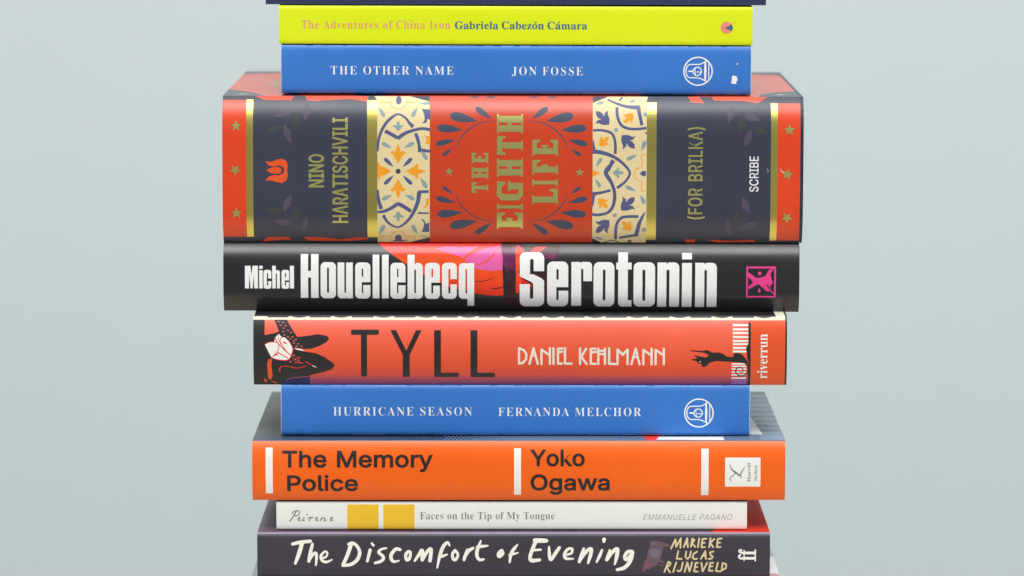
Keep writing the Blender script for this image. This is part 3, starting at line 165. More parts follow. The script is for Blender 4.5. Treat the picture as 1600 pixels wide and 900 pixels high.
def fleur(cx, cy, ang, s, kind=0):
    P = [(0, 1), (.17, .55), (.22, .25), (.42, .38), (.68, .18), (.42, .02), (.26, -.28), (0, -.75)]
    if kind: P = [(0, 1), (.26, .6), (.2, .15), (.6, .3), (.95, .05), (.5, -.1), (.3, -.5), (0, -.75)]
    if kind == 2: P = [(0, .92), (.25, .62), (.32, .25), (.2, -.06), (.48, .14), (.95, .08), (.64, -.14), (.54, -.42), (.36, -.7), (0, -1.0)]
    P = P + [(-x, y) for x, y in reversed(P[1:-1])]
    a = math.radians(ang); out = []
    for x, y in P: out.append((cx + s * (x * math.cos(a) + y * math.sin(a)), cy + s * (x * math.sin(a) - y * math.cos(a))))
    return out
def grow(poly, w, outer):
    """move a contour by w along its normals; outer=+1 for an outline, -1 for a hole"""
    P = np.array(poly, float); A = 0.5 * np.sum(P[:, 0] * np.roll(P[:, 1], -1) - np.roll(P[:, 0], -1) * P[:, 1])
    if A < 0: P = P[::-1]
    a = np.roll(P, 1, 0); b = np.roll(P, -1, 0)
    d1 = P - a; d2 = b - P
    d1 /= np.maximum(np.hypot(d1[:, 0], d1[:, 1]), 1e-9)[:, None]; d2 /= np.maximum(np.hypot(d2[:, 0], d2[:, 1]), 1e-9)[:, None]
    n1 = np.stack((d1[:, 1], -d1[:, 0]), 1); n2 = np.stack((d2[:, 1], -d2[:, 0]), 1)
    m = n1 + n2; l2 = np.maximum((m * m).sum(1), 0.7)
    return [tuple(v) for v in P + (2 * m / l2[:, None]) * 0.5 * w * outer * 1.0 * 1.0]
def inside(pt, poly):
    x, y = pt; c = False
    for i in range(len(poly)):
        x1, y1 = poly[i]; x2, y2 = poly[i - 1]
        if (y1 > y) != (y2 > y) and x < (x2 - x1) * (y - y1) / (y2 - y1) + x1: c = not c
    return c
def text(font, s, a0, a1, base, cap, dw=0.0, track=0, shear=0.0, up=False, space=None):
    """glyph groups; ink spans a0..a1 along the line, capitals are cap high over base.
       up=True: the line reads upward, a is the y coordinate (a0 start, a1 end), base the x coordinate"""
    x = 0; items = []
    for ch in s:
        if ch == ' ': x += (space or 230) + track; continue
        acc = {'ó': 'o', 'á': 'a'}.get(ch)
        adv, loops = GLYPHS[font][acc or ch]
        loops = [[(px + x, py) for px, py in l] for l in loops]
        if acc:
            mx = x + adv * 0.5
            loops.append([(mx - 20, 365), (mx + 60, 480), (mx + 130, 445), (mx + 20, 350)])
        items.append(loops); x += adv + track
    xs = [p[0] for g in items for l in g for p in l]; m0, m1 = min(xs), max(xs)
    L = abs(a1 - a0) - 2 * dw; kx = L / (m1 - m0); ky = (cap - 2 * dw) / CAP[font]
    out = []
    for g in items:
        gg = []
        for l in g:
            q = [((px - m0) * kx + dw + shear * py * ky, py * ky + dw) for px, py in l]
            depth = sum(1 for o in g if o is not l and inside(l[0], o))
            if dw: q = grow(q, dw, -1 if depth % 2 else 1)
            gg.append([(base - py, a0 - px) for px, py in q] if up else [(a0 + px, base - py) for px, py in q])
        out.append(('eo', gg))
    return out

def winding(px, py, poly):
    w = np.zeros(len(px), int); n = len(poly)
    for i in range(n):
        x1, y1 = poly[i]; x2, y2 = poly[(i + 1) % n]
        cr = (x2 - x1) * (py - y1) - (px - x1) * (y2 - y1)
        w += ((y1 <= py) & (y2 > py) & (cr > 0)).astype(int) - ((y1 > py) & (y2 <= py) & (cr < 0)).astype(int)
    return w

def paint(name, layers, fn, parent, mats, box=None, cuts=(), grid=(), proud=0.0):
    """planar painter: later layers win. layers = [(material index or -1 to erase, shape)], a shape is a polygon,
       a list of polygons (union) or ('eo', polygons). fn(u, v) -> (point, normal) on the real surface."""
    V = []; E = []
    def add(poly, close=True):
        i0 = len(V); V.extend([Vector((float(a), float(b))) for a, b in poly]); n = len(poly)
        E.extend([(i0 + i, i0 + (i + 1) % n) for i in range(n if close else n - 1)])
    flat = []
    def polys(sh):
        if isinstance(sh, tuple) and sh[0] == 'eo': return 'eo', [list(p) for p in sh[1]]
        if isinstance(sh[0], tuple) and not isinstance(sh[0][0], (list, tuple, str)): return 'nz', [list(sh)]
        return 'nz', [list(p) for p in sh]
    for mi, sh in layers:
        if isinstance(sh, list) and sh and isinstance(sh[0], tuple) and sh[0][0] == 'eo':
            for g in sh: flat.append((mi, *polys(g)))
        else: flat.append((mi, *polys(sh)))
    # clip far-outside points into the box so nothing leaves the sheet
    if box:
        x0, y0, x1, y1 = box
        for k, (mi, rule, ps) in enumerate(flat):
            flat[k] = (mi, rule, [[(min(max(a, x0), x1), min(max(b, y0), y1)) for a, b in p] for p in ps])
        add(rect(*box))
    for mi, rule, ps in flat:
        for p in ps: add(p)
    xs = [v.x for v in V]; ys = [v.y for v in V]; X0, X1, Y0, Y1 = min(xs), max(xs), min(ys), max(ys)
    for c in cuts:
        if Y0 < c < Y1: add([(X0, c), (X1, c)], False)
    for c in grid:
        if X0 < c < X1: add([(c, Y0), (c, Y1)], False)
    ov, oe, of, *_ = delaunay_2d_cdt(V, E, [], 0, 1e-4)
    P = np.array([(v[0], v[1]) for v in ov]); F = np.array([f for f in of if len(f) == 3])
    C = P[F].mean(1); own = np.full(len(F), 0 if box else -1)
    A = 0.5 * np.abs((P[F[:, 1], 0] - P[F[:, 0], 0]) * (P[F[:, 2], 1] - P[F[:, 0], 1]) - (P[F[:, 2], 0] - P[F[:, 0], 0]) * (P[F[:, 1], 1] - P[F[:, 0], 1]))
    for mi, rule, ps in flat:
        allp = np.array([q for p in ps for q in p])
        bx = (C[:, 0] >= allp[:, 0].min()) & (C[:, 0] <= allp[:, 0].max()) & (C[:, 1] >= allp[:, 1].min()) & (C[:, 1] <= allp[:, 1].max())
        idx = np.nonzero(bx)[0]
        if not len(idx): continue
        hit = np.zeros(len(idx), bool)
        for p in ps:
            w = winding(C[idx, 0], C[idx, 1], p) != 0
            hit = hit ^ w if rule == 'eo' else hit | w
        own[idx[hit]] = mi
    if box:
        o2 = (C[:, 0] < box[0]) | (C[:, 0] > box[2]) | (C[:, 1] < box[1]) | (C[:, 1] > box[3]); own[o2] = -1
    keep = (own >= 0) & (A > 1e-7)
    F = F[keep]; own = own[keep]
    used, inv = np.unique(F.ravel(), return_inverse=True); F = inv.reshape(-1, 3)
    co, no = [], []
    for i in used:
        p, n = fn(P[i, 0], P[i, 1]); p = Vector(p); n = Vector(n).normalized()
        co.append(p + n * proud); no.append(n)
    me = bpy.data.meshes.new(name)
    # orient every triangle to its normal
    fs = []
    for a, b, c in F.tolist():
        nn = (co[b] - co[a]).cross(co[c] - co[a])
        fs.append((a, b, c) if nn.dot(no[a]) >= 0 else (a, c, b))
    me.from_pydata([tuple(v) for v in co], [], fs)
    for m in mats: me.materials.append(m)
    me.polygons.foreach_set("material_index", own.astype(np.int32)); me.polygons.foreach_set("use_smooth", [True] * len(fs))
    me.update(); me.normals_split_custom_set_from_vertices([tuple(n) for n in no])
    o = bpy.data.objects.new(name, me); COL.objects.link(o); o.parent = parent
    return o

def mesh_obj(name, verts, faces, m, parent=None, bevel=0):
    me = bpy.data.meshes.new(name); me.from_pydata(verts, [], faces); me.materials.append(m); me.update()
    bm = bmesh.new(); bm.from_mesh(me); bmesh.ops.recalc_face_normals(bm, faces=bm.faces)
    if bevel: bmesh.ops.bevel(bm, geom=bm.edges[:], offset=bevel, segments=2, affect='EDGES')
    bm.to_mesh(me); bm.free()
    o = bpy.data.objects.new(name, me); COL.objects.link(o); o.parent = parent
    return o
def box_obj(name, x0, x1, y0, y1, z0, z1, m, parent=None, bevel=0):
    v = [(x, y, z) for x in (x0, x1) for y in (y0, y1) for z in (z0, z1)]
    f = [(0, 1, 3, 2), (4, 6, 7, 5), (0, 4, 5, 1), (2, 3, 7, 6), (0, 2, 6, 4), (1, 5, 7, 3)]
    return mesh_obj(name, v, f, m, parent, bevel)

# ------------------------------------------------------------------ the book
class Book:
    """origin of the root: bottom centre of the spine, x along the spine, +y towards the fore edge, z up. mm inside."""
    def __init__(s, name, label, group, uL, uR, vT, vB, k, x0, y, z, T, depth, bulge, power, cover_mat, board=0.4, overhang=0.0,
                 roll=0.0, yaw=0.0, extra_l=0.0, extra_r=0.0, gap=0.0):
        z += gap; T -= gap
        s.uL, s.uR, s.vT, s.vB, s.k, s.T, s.D, s.b, s.n = uL, uR, vT, vB, k, T, depth, bulge, power
        s.Lx = (uR - uL) * k
        s.root = r = bpy.data.objects.new(name, None); COL.objects.link(r)
        r.empty_display_size = 0.02
        r.location = ((x0 + s.Lx / 2) * MM, y * MM, z * MM); r.rotation_euler = (0, math.radians(roll), math.radians(yaw))
        r['label'] = label; r['category'] = 'book'; r['group'] = group
        n = 22 if bulge > 1 else 14
        s.zs = [T * 0.5 * (1 - math.cos(math.pi * i / n)) for i in range(n + 1)]
        s.cuts = [s.vB - z / T * (s.vB - s.vT) for z in s.zs[1:-1]]
        # case: C-shaped section, closed solid
        sh = bulge + 0.1; t = board; ts = max(board, 0.8)
        sec = [(depth, 0), (sh, 0)] + [(s.prof(z)[0] + 0.12, z) for z in s.zs] + [(sh, T), (depth, T), (depth, T - t), (sh + ts, T - t), (sh + ts, t), (depth, t)]
        out = []
        for p in sec:
            if not out or abs(p[0] - out[-1][0]) + abs(p[1] - out[-1][1]) > 1e-4: out.append(p)
        m = len(out); h = s.Lx / 2
        v = [((-h - extra_l) * MM, a * MM, b * MM) for a, b in out] + [((h + extra_r) * MM, a * MM, b * MM) for a, b in out]
        f = [(i, (i + 1) % m, m + (i + 1) % m, m + i) for i in range(m)] + [tuple(range(m)), tuple(range(m, 2 * m))]
        s.case = mesh_obj('cover', v, f, cover_mat, r)
        e = overhang
        s.pages = box_obj('page_block', (-h + e + 0.15) * MM, (h - e - 0.15) * MM, (sh + ts + 0.02) * MM, (depth - e - 0.1) * MM, (t + 0.02) * MM, (T - t - 0.02) * MM, PAPER, r)
    def prof(s, z):
        t = 2 * z / s.T - 1; a = min(abs(t), 1.0)
        return s.b * a ** s.n, s.b * s.n * a ** (s.n - 1) * (1 if t > 0 else -1) * 2 / s.T
    def surf(s, u, v):
        z = min(max((s.vB - v) / (s.vB - s.vT) * s.T, 0), s.T); y, sl = s.prof(z)
        return ((u - (s.uL + s.uR) / 2) * s.k * MM, y * MM, z * MM), (0, -1, sl)
    def spine(s, mats, layers):
        s.sp = paint('spine', layers, s.surf, s.root, mats, box=(s.uL, s.vT, s.uR, s.vB), cuts=s.cuts)
        return s.sp
    def ink(s, name, shapes, m, parent=None, proud=0.00007, label=None):
        o = paint(name, [(0, sh) for sh in shapes], s.surf, parent or s.sp, [m], cuts=s.cuts if s.b > 1 else (), proud=proud)
        if label: o['label'] = label
        return o
    def top(s, mats, layers, name='front_cover'):
        """printed face of the upper cover; drawing units mm, x from the left end, y = distance behind the spine shoulder"""
        sh = s.b + 0.05; h = s.Lx / 2
        fn = lambda a, b: (((a - h) * MM, (sh + b) * MM, (s.T + 0.03) * MM), (0, 0, 1))
        return paint(name, layers, fn, s.root, mats, box=(0, 0, s.Lx, s.D - sh))
def flat(shapes):
    """[(eo..),..] or [poly..] lists joined"""
    return shapes

G = 'books piled in one tall stack'
def zoomed(ox, oy, s):
    return lambda pts: [(ox + a / s, oy + b / s) for a, b in pts]

# ---- 10 bottom book: only its top shows, behind and beside the book above
m_b10 = mat('grey_case', lin((120, 125, 128)))
b = Book('paperback_book', 'pale grey and white book at the bottom of the stack, mostly below the picture', G, 391, 1221, 906.5, 945, .2591, -106.0, -18, 0, 9.90, 138, 0.4, 12, m_b10)
m1 = mat('cover_pale_grey', lin((150, 158, 160)), rough=0.35); m2 = mat('cover_white', lin((235, 235, 238)), rough=0.35)
m3 = mat('cover_rose', lin((205, 150, 155)), rough=0.35)
b.spine([m1, m2], [(1, rect(391, 912, 1221, 945))])
b.top([m1, m2, m3], [(1, [(207, 10), (215.1, 6), (215.1, 52), (207, 55)]), (2, [(203, 0), (215.1, 0), (215.1, 14), (206, 17)])])

# ---- 9 dark purple-grey book with brush lettering
m_disc = mat('spine_dusk_grey', lin((60, 56, 68)), rough=0.4)
m_mauve = mat('cover_mauve', lin((104, 82, 98)), rough=0.34); m_dr = mat('cover_poppy_red', lin((240, 50, 20)), rough=0.5)
m_ghost = mat('print_dull_mauve', lin((104, 82, 94)), rough=0.4); m_ghost2 = mat('print_dull_rose', lin((122, 80, 92)), rough=0.4)
m_ghost3 = mat('print_slate', lin((112, 104, 124)), rough=0.4)
b = Book('paperback_book', 'dark purple-grey book with white brush-lettered title and poppy red cover corner', G, 402, 1203, 833.5, 905, .2593, -103.2, -15, 9.95, 19.05, 136, 1.3, 11, m_disc, gap=0.5)
Z = zoomed(990, 830, 7.273)
gh = Z([(185, 120), (250, 115), (330, 130), (415, 165), (410, 185), (340, 185), (325, 260), (300, 330), (350, 360), (345, 372), (290, 355), (270, 400), (200, 420), (180, 450), (150, 440), (120, 472), (100, 470), (130, 400), (125, 360), (150, 320), (160, 240), (185, 190)])
b.spine([m_disc, m_ghost, m_ghost3, m_ghost2, mat('worn_lit_lavender_edge', lin((150, 142, 168)), rough=0.5)], [(4, rect(402, 833.5, 1203, 835.4)), (1, gh), (2, Z([(180, 220), (250, 205), (310, 230), (300, 300), (240, 310), (185, 290)])), (2, Z([(200, 140), (260, 135), (250, 165), (200, 165)])),  # lavender top strip: edge wear plus the rounded edge's highlight, painted in
    (3, Z([(125, 360), (190, 350), (240, 380), (200, 415), (150, 440), (120, 472), (100, 470)])), (3, Z([(290, 330), (350, 360), (345, 372), (285, 350)])), (3, Z([(300, 390), (350, 398), (350, 410), (300, 402)]))])
m_w = mat('ink_warm_white', lin((246, 243, 236)), rough=0.5); m_cream = mat('ink_cream', lin((226, 205, 158)), rough=0.5)
A = zoomed(440, 830, 8.889); B_ = zoomed(600, 830, 8.0); C_ = zoomed(800, 830, 8.0)
def br(z, s, pts, w, **k): return stroke(z(pts), [1.13 * q / s for q in w] if isinstance(w, (list, tuple)) else w / s, **k)
tl = []
for pts, w in ([(155, 188), (250, 165), (400, 148)], (40, 44, 42)), ([(285, 180), (240, 330), (190, 460)], (48, 50, 34)), ([(430, 188), (400, 310), (378, 430)], (34, 44, 40)), \
    ([(378, 425), (440, 330), (478, 320), (485, 400), (475, 485)], (30, 36, 40, 34, 24)), ([(565, 388), (620, 365), (636, 312), (600, 295), (550, 350), (562, 418), (625, 440), (700, 408)], (26, 26, 24, 28, 36, 36, 32, 18)), \
    ([(965, 190), (920, 330), (855, 478)], (50, 46, 44)), ([(928, 190), (985, 172), (1052, 222), (1085, 310), (1050, 410), (960, 475), (850, 490)], (30, 36, 40, 44, 44, 42, 36)), \
    ([(1230, 270), (1208, 360), (1190, 430)], (40, 38, 34)), ([(1252, 176), (1275, 205)], (26, 34)), ([(1455, 245), (1385, 262), (1348, 305), (1400, 350), (1415, 390), (1380, 430), (1300, 455)], (24, 32, 38, 38, 40, 38, 34)):
    tl.append(br(A, 8.889, pts, w))
for pts, w in ([(200, 240), (150, 232), (92, 300), (92, 360), (125, 392), (190, 378)], (36, 38, 40, 38, 32, 16)), ([(305, 262), (272, 305), (282, 370), (318, 352), (332, 275), (305, 262)], (34, 36, 34, 34, 30, 30)), \
    ([(385, 380), (440, 300), (478, 245), (478, 370)], (28, 38, 40, 38)), ([(480, 370), (530, 280), (588, 232), (575, 380)], (36, 38, 40, 40)), ([(820, 190), (795, 150), (742, 200), (700, 310), (665, 470)], (18, 34, 40, 38, 20)), \
    ([(690, 332), (740, 320), (790, 300)], (30, 32, 18)), ([(888, 250), (855, 300), (868, 362), (900, 362), (925, 300), (888, 250)], (34, 34, 34, 34, 30, 34)), ([(1040, 235), (1022, 300), (1000, 370)], (20, 36, 32)), \
    ([(1005, 335), (1060, 255), (1112, 222)], (34, 38, 34)), ([(1210, 130), (1165, 250), (1165, 330), (1200, 370), (1245, 362)], (22, 40, 38, 34, 26)), ([(1165, 205), (1230, 198), (1300, 190)], (30, 34, 18)), \
    ([(1470, 255), (1440, 290), (1440, 325), (1480, 290), (1470, 255)], (44, 50, 44, 44, 40)):
    tl.append(br(B_, 8.0, pts, w))
for pts, w in ([(70, 175), (30, 225), (-10, 290), (-30, 400)], (14, 36, 36, 24)), ([(-35, 310), (20, 295), (75, 280)], (22, 26, 16)), ([(285, 122), (350, 125), (428, 127)], (46, 50, 44)), ([(300, 130), (250, 250), (225, 340), (250, 378), (345, 370)], (44, 40, 40, 44, 34)), \
    ([(270, 246), (360, 240)], (28, 24)), ([(463, 205), (468, 310), (487, 370), (540, 290), (592, 215)], (24, 38, 34, 40, 36)), ([(680, 305), (740, 285), (752, 235), (705, 230), (658, 290), (672, 350), (765, 356)], (24, 28, 30, 32, 36, 36, 18)), \
    ([(897, 225), (870, 310), (840, 395)], (28, 42, 34)), ([(850, 375), (930, 262), (990, 232), (978, 320), (950, 410)], (34, 38, 40, 40, 26)), ([(1125, 245), (1095, 320), (1058, 395)], (26, 36, 24)), ([(1150, 112), (1148, 140)], (44, 30)), \
    ([(1222, 245), (1205, 310), (1185, 368)], (24, 38, 38)), ([(1190, 365), (1250, 275), (1315, 230), (1310, 320), (1285, 425)], (34, 40, 42, 42, 22)), ([(1500, 265), (1445, 268), (1408, 330), (1432, 368), (1490, 300)], (40, 40, 38, 36, 34)), \
    ([(1505, 275), (1480, 380), (1410, 465), (1315, 495)], (42, 42, 42, 34)):
    tl.append(br(C_, 8.0, pts, w))
b.ink('title_lettering', tl, m_w)
au = []
def pen(pts, w=19): au.append(stroke(Z(pts), w / 7.273, smooth=False))
for p in ([(425, 205), (475, 100), (482, 185), (535, 88), (530, 198)], [(568, 190), (608, 88), (615, 190)], [(580, 152), (612, 150)], [(650, 185), (665, 92), (690, 108), (662, 145), (700, 185)], [(745, 90), (730, 190)],
    [(825, 92), (782, 96), (770, 190), (810, 190)], [(775, 142), (805, 138)], [(872, 88), (858, 190)], [(915, 97), (868, 142), (905, 190)], [(998, 90), (955, 96), (945, 188), (988, 188)], [(950, 140), (983, 136)],
    [(507, 235), (490, 322), (548, 325)], [(597, 240), (588, 300), (610, 325), (638, 300), (650, 238)], [(720, 242), (682, 265), (668, 310), (690, 328), (720, 322)], [(765, 322), (815, 235), (820, 325)], [(785, 290), (818, 288)],
    [(905, 240), (868, 250), (872, 278), (900, 298), (885, 322), (850, 326)],
    [(350, 475), (395, 358), (420, 372), (410, 400), (375, 420), (415, 480)], [(485, 365), (450, 475)], [(560, 365), (542, 450), (522, 468), (498, 460)], [(580, 475), (610, 365), (635, 470), (665, 365)],
    [(730, 370), (705, 372), (688, 470), (730, 472)], [(698, 420), (725, 418)], [(770, 370), (785, 470), (835, 370)], [(905, 370), (870, 372), (856, 460), (900, 462)], [(863, 412), (895, 410)], [(957, 368), (935, 465), (988, 468)],
    [(1012, 375), (1000, 460), (1050, 430), (1052, 385), (1012, 372)]): pen(p)
b.ink('author_lettering', au, m_cream)
em = [Z(rect(1235, 241, 1385, 272)), Z(rect(1235, 302, 1385, 333)), Z(rect(1374, 216, 1390, 352)), Z(rect(1250, 222, 1262, 350)), stroke(Z([(1245, 256), (1212, 250), (1198, 232), (1215, 220)]), 2.6),
      stroke(Z([(1245, 318), (1212, 318), (1196, 298), (1212, 280)]), 3.2), Z(disc(1222, 226, 13, n=10))]
b.ink('publisher_emblem', em, m_w)
b.top([m_mauve, m_dr, m_disc], [(1, [(193, 0), (207.8, 0), (207.8, 140), (150, 140), (188, 12), (184, 0)])])

# ---- 8 thin white book with two yellow squares
m_pw = mat('spine_soft_white', lin((238, 241, 238)), rough=0.6, var=0.015); m_py = mat('print_egg_yellow', lin((240, 196, 44)), rough=0.55)
b = Book('paperback_book', 'thin white book with two yellow squares on its spine', G, 432, 1167, 786.5, 829, .2598, -95.6, -10, 29.05, 11.95, 130, 0.4, 12, m_pw, gap=0.5)
b.spine([m_pw, m_py], [(1, rect(542.5, 791, 591.7, 829)), (1, rect(598.9, 791, 647.7, 829))])
b.ink('title_lettering', text('S', 'Faces on the Tip of My Tongue', 656.5, 866.5, 813.2, 10.4, dw=-0.34, track=14, space=200), mat('ink_moss_grey', lin((128, 130, 100)), rough=0.6))
Zp = zoomed(440, 785, 7.273); pe = []
for p, ww in ([(92, 230), (128, 185), (168, 118)], 13), ([(118, 148), (142, 120), (188, 112), (206, 134), (188, 162), (150, 172)], 10):
    pe.append(stroke(Zp(p), ww / 7.273))
def e_(x, y=212): pe.append(stroke(Zp([(x, y - 4), (x + 20, y - 14), (x + 16, y - 28), (x, y - 12), (x + 4, y + 12), (x + 32, y + 2)]), 9 / 7.273))
e_(188); pe.append(stroke(Zp([(256, 188), (240, 224), (262, 216)]), 1.5)); pe.append(stroke(Zp([(286, 158), (293, 154)]), 1.8))
pe += [stroke(Zp([(300, 200), (322, 184), (330, 194), (312, 226)]), 1.4), stroke(Zp([(326, 198), (346, 184), (362, 190)]), 1.5)]
e_(388); pe += [stroke(Zp([(454, 192), (440, 226)]), 1.4), stroke(Zp([(444, 214), (476, 190), (492, 195), (482, 224), (512, 214)]), 1.3)]; e_(556)
b.ink('publisher_lettering', pe, mat('ink_moss_grey', (0, 0, 0)))
b.ink('author_lettering', text('I', 'EMMANUELLE PAGANO', 1004.7, 1142.5, 814.3, 8.4, dw=-0.08, shear=0.28, track=40), mat('ink_pale_grey', lin((165, 168, 156)), rough=0.6))

# ---- 7 orange hardback with a two-line title
mo = lin((243, 100, 6)); mor = lin((233, 58, 14))
m_or = mat('jacket_orange', mo, rough=0.36, coat=0.1)
m_halft = mat('cover_night_blue', lin((62, 72, 92)), rough=0.3); m_gg = mat('cover_grey_green', lin((80, 88, 84)), rough=0.36); m_gg2 = mat('cover_grey_olive', lin((88, 92, 86)), rough=0.36)
m_lb = mat('cover_haze_blue', lin((122, 144, 170)), rough=0.32); m_wh = mat('cover_white', (0, 0, 0)); m_dk = mat('jacket_charcoal', lin((40, 42, 48)), rough=0.4)
b = Book('hardback_book', 'orange hardback with black two-line title between white bars on the spine', G, 394, 1227, 688.5, 784.5, .2589, -105.1, -13, 41.3, 24.95, 137, 2.2, 3.2, m_dk, board=2.4, overhang=3, gap=0.5)
b.spine([m_or, m_pw, m_halft], [(1, rect(415, 699.3, 426, 773)), (1, rect(803.2, 700.5, 814, 775.4)), (1, rect(1095.7, 701, 1107.2, 776)), (1, rect(1133, 715, 1188.2, 761.7)), (2, rect(394, 688.5, 1227, 689.6))])
m_bk = mat('ink_soft_black', lin((34, 28, 30)), rough=0.45)
b.ink('title_lettering', text('I', 'The Memory', 440, 677, 731.8, 28.6, dw=1.8) + text('I', 'Police', 447.5, 560, 770, 27.6, dw=1.8), m_bk)
b.ink('author_lettering', text('I', 'Yoko', 828, 914.5, 729.8, 28.4, dw=1.8) + text('I', 'Ogawa', 828, 953.8, 769, 28, dw=1.8), m_bk)
Zh = zoomed(800, 680, 3.636)
bird = [stroke(Zh([(1236, 165), (1248, 195), (1272, 215), (1296, 234)]), [0.8, 1.8, 2.8, 1.6]), stroke(Zh([(1321, 180), (1309, 205), (1296, 226)]), [0.6, 1.5, 1.8]), stroke(Zh([(1300, 222), (1303, 246)]), 1.0), stroke(Zh([(1272, 216), (1250, 236), (1236, 250), (1246, 262)]), 1.1)]
b.ink('publisher_emblem', bird + text('S', 'Harvill', 753.5, 723.5, 1172.6, 4.6, dw=-0.2, up=True) + text('S', 'Secker', 752, 727, 1183, 4.8, dw=-0.2, up=True), mat('ink_mid_grey', lin((120, 118, 116)), rough=0.5))
tl = []
# streaks across the pale ends, halftone dots at the front edge, white lettering end
random.seed(4)
for i in range(16):
    y0 = 18 + i * 7.2; tl.append((1 if i % 2 else 4, rect(0, y0, 215.6, y0 + 7.3)))
tl.append((4, rect(0, 15, 20, 30)))
for i in range(9):
    y0 = 14 + i * 13; a = 196 - random.random() * 8
    tl.append((2, [(a + 10, y0), (215.6, y0 - 2), (215.6, y0 + 9), (a + 9, y0 + 10 - random.random() * 3), (a, y0 + 5)]))
tl.append((0, rect(0, 0, 215.6, 17))); tl.append((2, rect(206, 2, 215.6, 20)))
for r_ in range(4):
    for i in range(84):
        x = 78 + i * 1.64 + (0.82 if r_ % 2 else 0); y = 2.2 + r_ * 3.9; q = 0.4 + 0.34 * min(1, (i + 4) / 22)
        tl.append((2, [(x - q, y), (x, y - q * 3.4), (x + q, y), (x, y + q * 3.4)]))
tl.append((5, [(160, 0), (164, 0), (166, 11), (158, 11)])); tl.append((3, [(163.5, 1.5), (191, 0.6), (191, 9), (165, 9)]))
tl.append((3, [(186, 15), (207.5, 15), (205.2, 62), (186, 62)]))
b.top([m_halft, m_gg, m_lb, m_wh, m_gg2, m_dr], tl)

# ---- 6 and 2: the two matching blue paperbacks
m_blue = mat('cover_cobalt_blue', lin((52, 119, 204)), rough=0.42, var=0.07, bump=0.1, scale=1300)
m_iw = mat('ink_white', lin((240, 242, 245)), rough=0.55)
m_wear_lit = mat('worn_lit_blue_edge', lin((118, 165, 226)), rough=0.6); m_cut = mat('cover_cut_edge', lin((190, 212, 236)), rough=0.7)  # pale blue: scuffed edges and specks, plus painted highlight of the rounded edges
def worn_lit_edges(uL, uR, vT, vB, seed):
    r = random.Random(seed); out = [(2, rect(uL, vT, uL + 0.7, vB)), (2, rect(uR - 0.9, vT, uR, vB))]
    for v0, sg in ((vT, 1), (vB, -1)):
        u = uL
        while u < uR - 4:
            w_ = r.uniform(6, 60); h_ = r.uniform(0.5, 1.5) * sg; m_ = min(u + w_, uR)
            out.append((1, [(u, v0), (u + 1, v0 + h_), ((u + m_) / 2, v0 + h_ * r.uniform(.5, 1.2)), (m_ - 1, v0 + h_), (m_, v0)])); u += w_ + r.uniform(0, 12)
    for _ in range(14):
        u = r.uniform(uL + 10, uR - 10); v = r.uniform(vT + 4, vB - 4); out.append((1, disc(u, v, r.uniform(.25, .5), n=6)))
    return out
def bell(cx, cy):
    Zb = lambda pts: [(cx + (a - 370) / 12, cy + (b_ - 457) / 12) for a, b_ in pts]
    ring = disc(cx, cy, 23.2, n=40); hole = disc(cx, cy, 21.1, n=40)
    r2 = disc(cx - 1.2, cy + 0.1, 7.4, n=24); h2 = disc(cx - 1.2, cy + 0.1, 5.7, n=24)
    return [('eo', [ring, hole]), ('eo', [r2, h2]), stroke(Zb([(530, 255), (450, 305), (380, 328), (220, 330), (165, 370), (145, 455), (165, 540), (220, 580), (350, 580), (450, 610), (530, 655)]), 1.7),
            Zb([(490, 290), (520, 275), (528, 457), (520, 640), (490, 620), (484, 457)]), stroke(Zb([(572, 290), (572, 625)]), 1.4), stroke(Zb([(200, 457), (272, 457)]), 2.4), stroke(Zb([(345, 472), (420, 472)]), 1.3), stroke(Zb([(312, 395), (322, 520)]), 1.3)]
b = Book('paperback_book', 'lower blue paperback, resting on the orange hardback', G, 439, 1171, 601.5, 680.5, .2607, -94.0, -1, 66.35, 20.9, 125, 0.8, 13, m_blue, roll=0.06, gap=0.5)
b.spine([m_blue, m_wear_lit, m_cut], worn_lit_edges(439, 1171, 601.5, 680.5, 3))
b.ink('title_lettering', text('S', 'HURRICANE SEASON', 520.8, 737, 649.2, 12.8, dw=-0.42, track=80, space=160), m_iw)
b.ink('author_lettering', text('S', 'FERNANDA MELCHOR', 778.5, 1001, 649.8, 12.8, dw=-0.42, track=80, space=160), m_iw)
b.ink('publisher_emblem', bell(1091.2, 645), m_iw)
b2 = b

# ---- 5 orange-red hardback, art at its left end
T5 = 28.4
def dkramp(c): return lin(c)
ramp5 = (T5 * MM, [(0.0, lin((96, 30, 100))), (0.07, lin((150, 34, 84))), (0.16, lin((214, 62, 40))), (0.30, lin((226, 74, 28))), (0.62, lin((240, 92, 58))), (1.0, lin((244, 104, 84)))])  # paler, pinker upper stops paint the gloss from above into the jacket colour
m_sheen5 = mat('jacket_orange_sheen', (0.8, 0.1, 0.05), rough=0.36, coat=0.85, coat_rough=0.42, ramp=ramp5)
m_or5 = mat('jacket_orange_red', lin((226, 80, 24)), rough=0.38, coat=0.4, coat_rough=0.35)
m_ink5 = mat('ink_charcoal', lin((36, 34, 36)), rough=0.42); m_crm = mat('jacket_cream', lin((226, 222, 200)), rough=0.5)
m_blk = mat('jacket_black', lin((22, 22, 30)), rough=0.45); m_nv = mat('print_deep_navy', lin((32, 32, 92)), rough=0.45); m_red5 = mat('print_signal_red', lin((226, 54, 32)), rough=0.45)
m_dull = mat('print_dusty_pink', lin((190, 96, 100)), rough=0.45)
b = Book('hardback_book', 'orange-red hardback with a jester drawing at the left end of its spine', G, 396, 1226, 492.5, 600.5, .2601, -105.0, -2, 87.35, T5, 135, 2.4, 3.0, m_blk, board=2.4, overhang=3, roll=0.05, extra_r=0.7)
Q = zoomed(390, 485, 7.5); R_ = zoomed(1060, 490, 7.828)
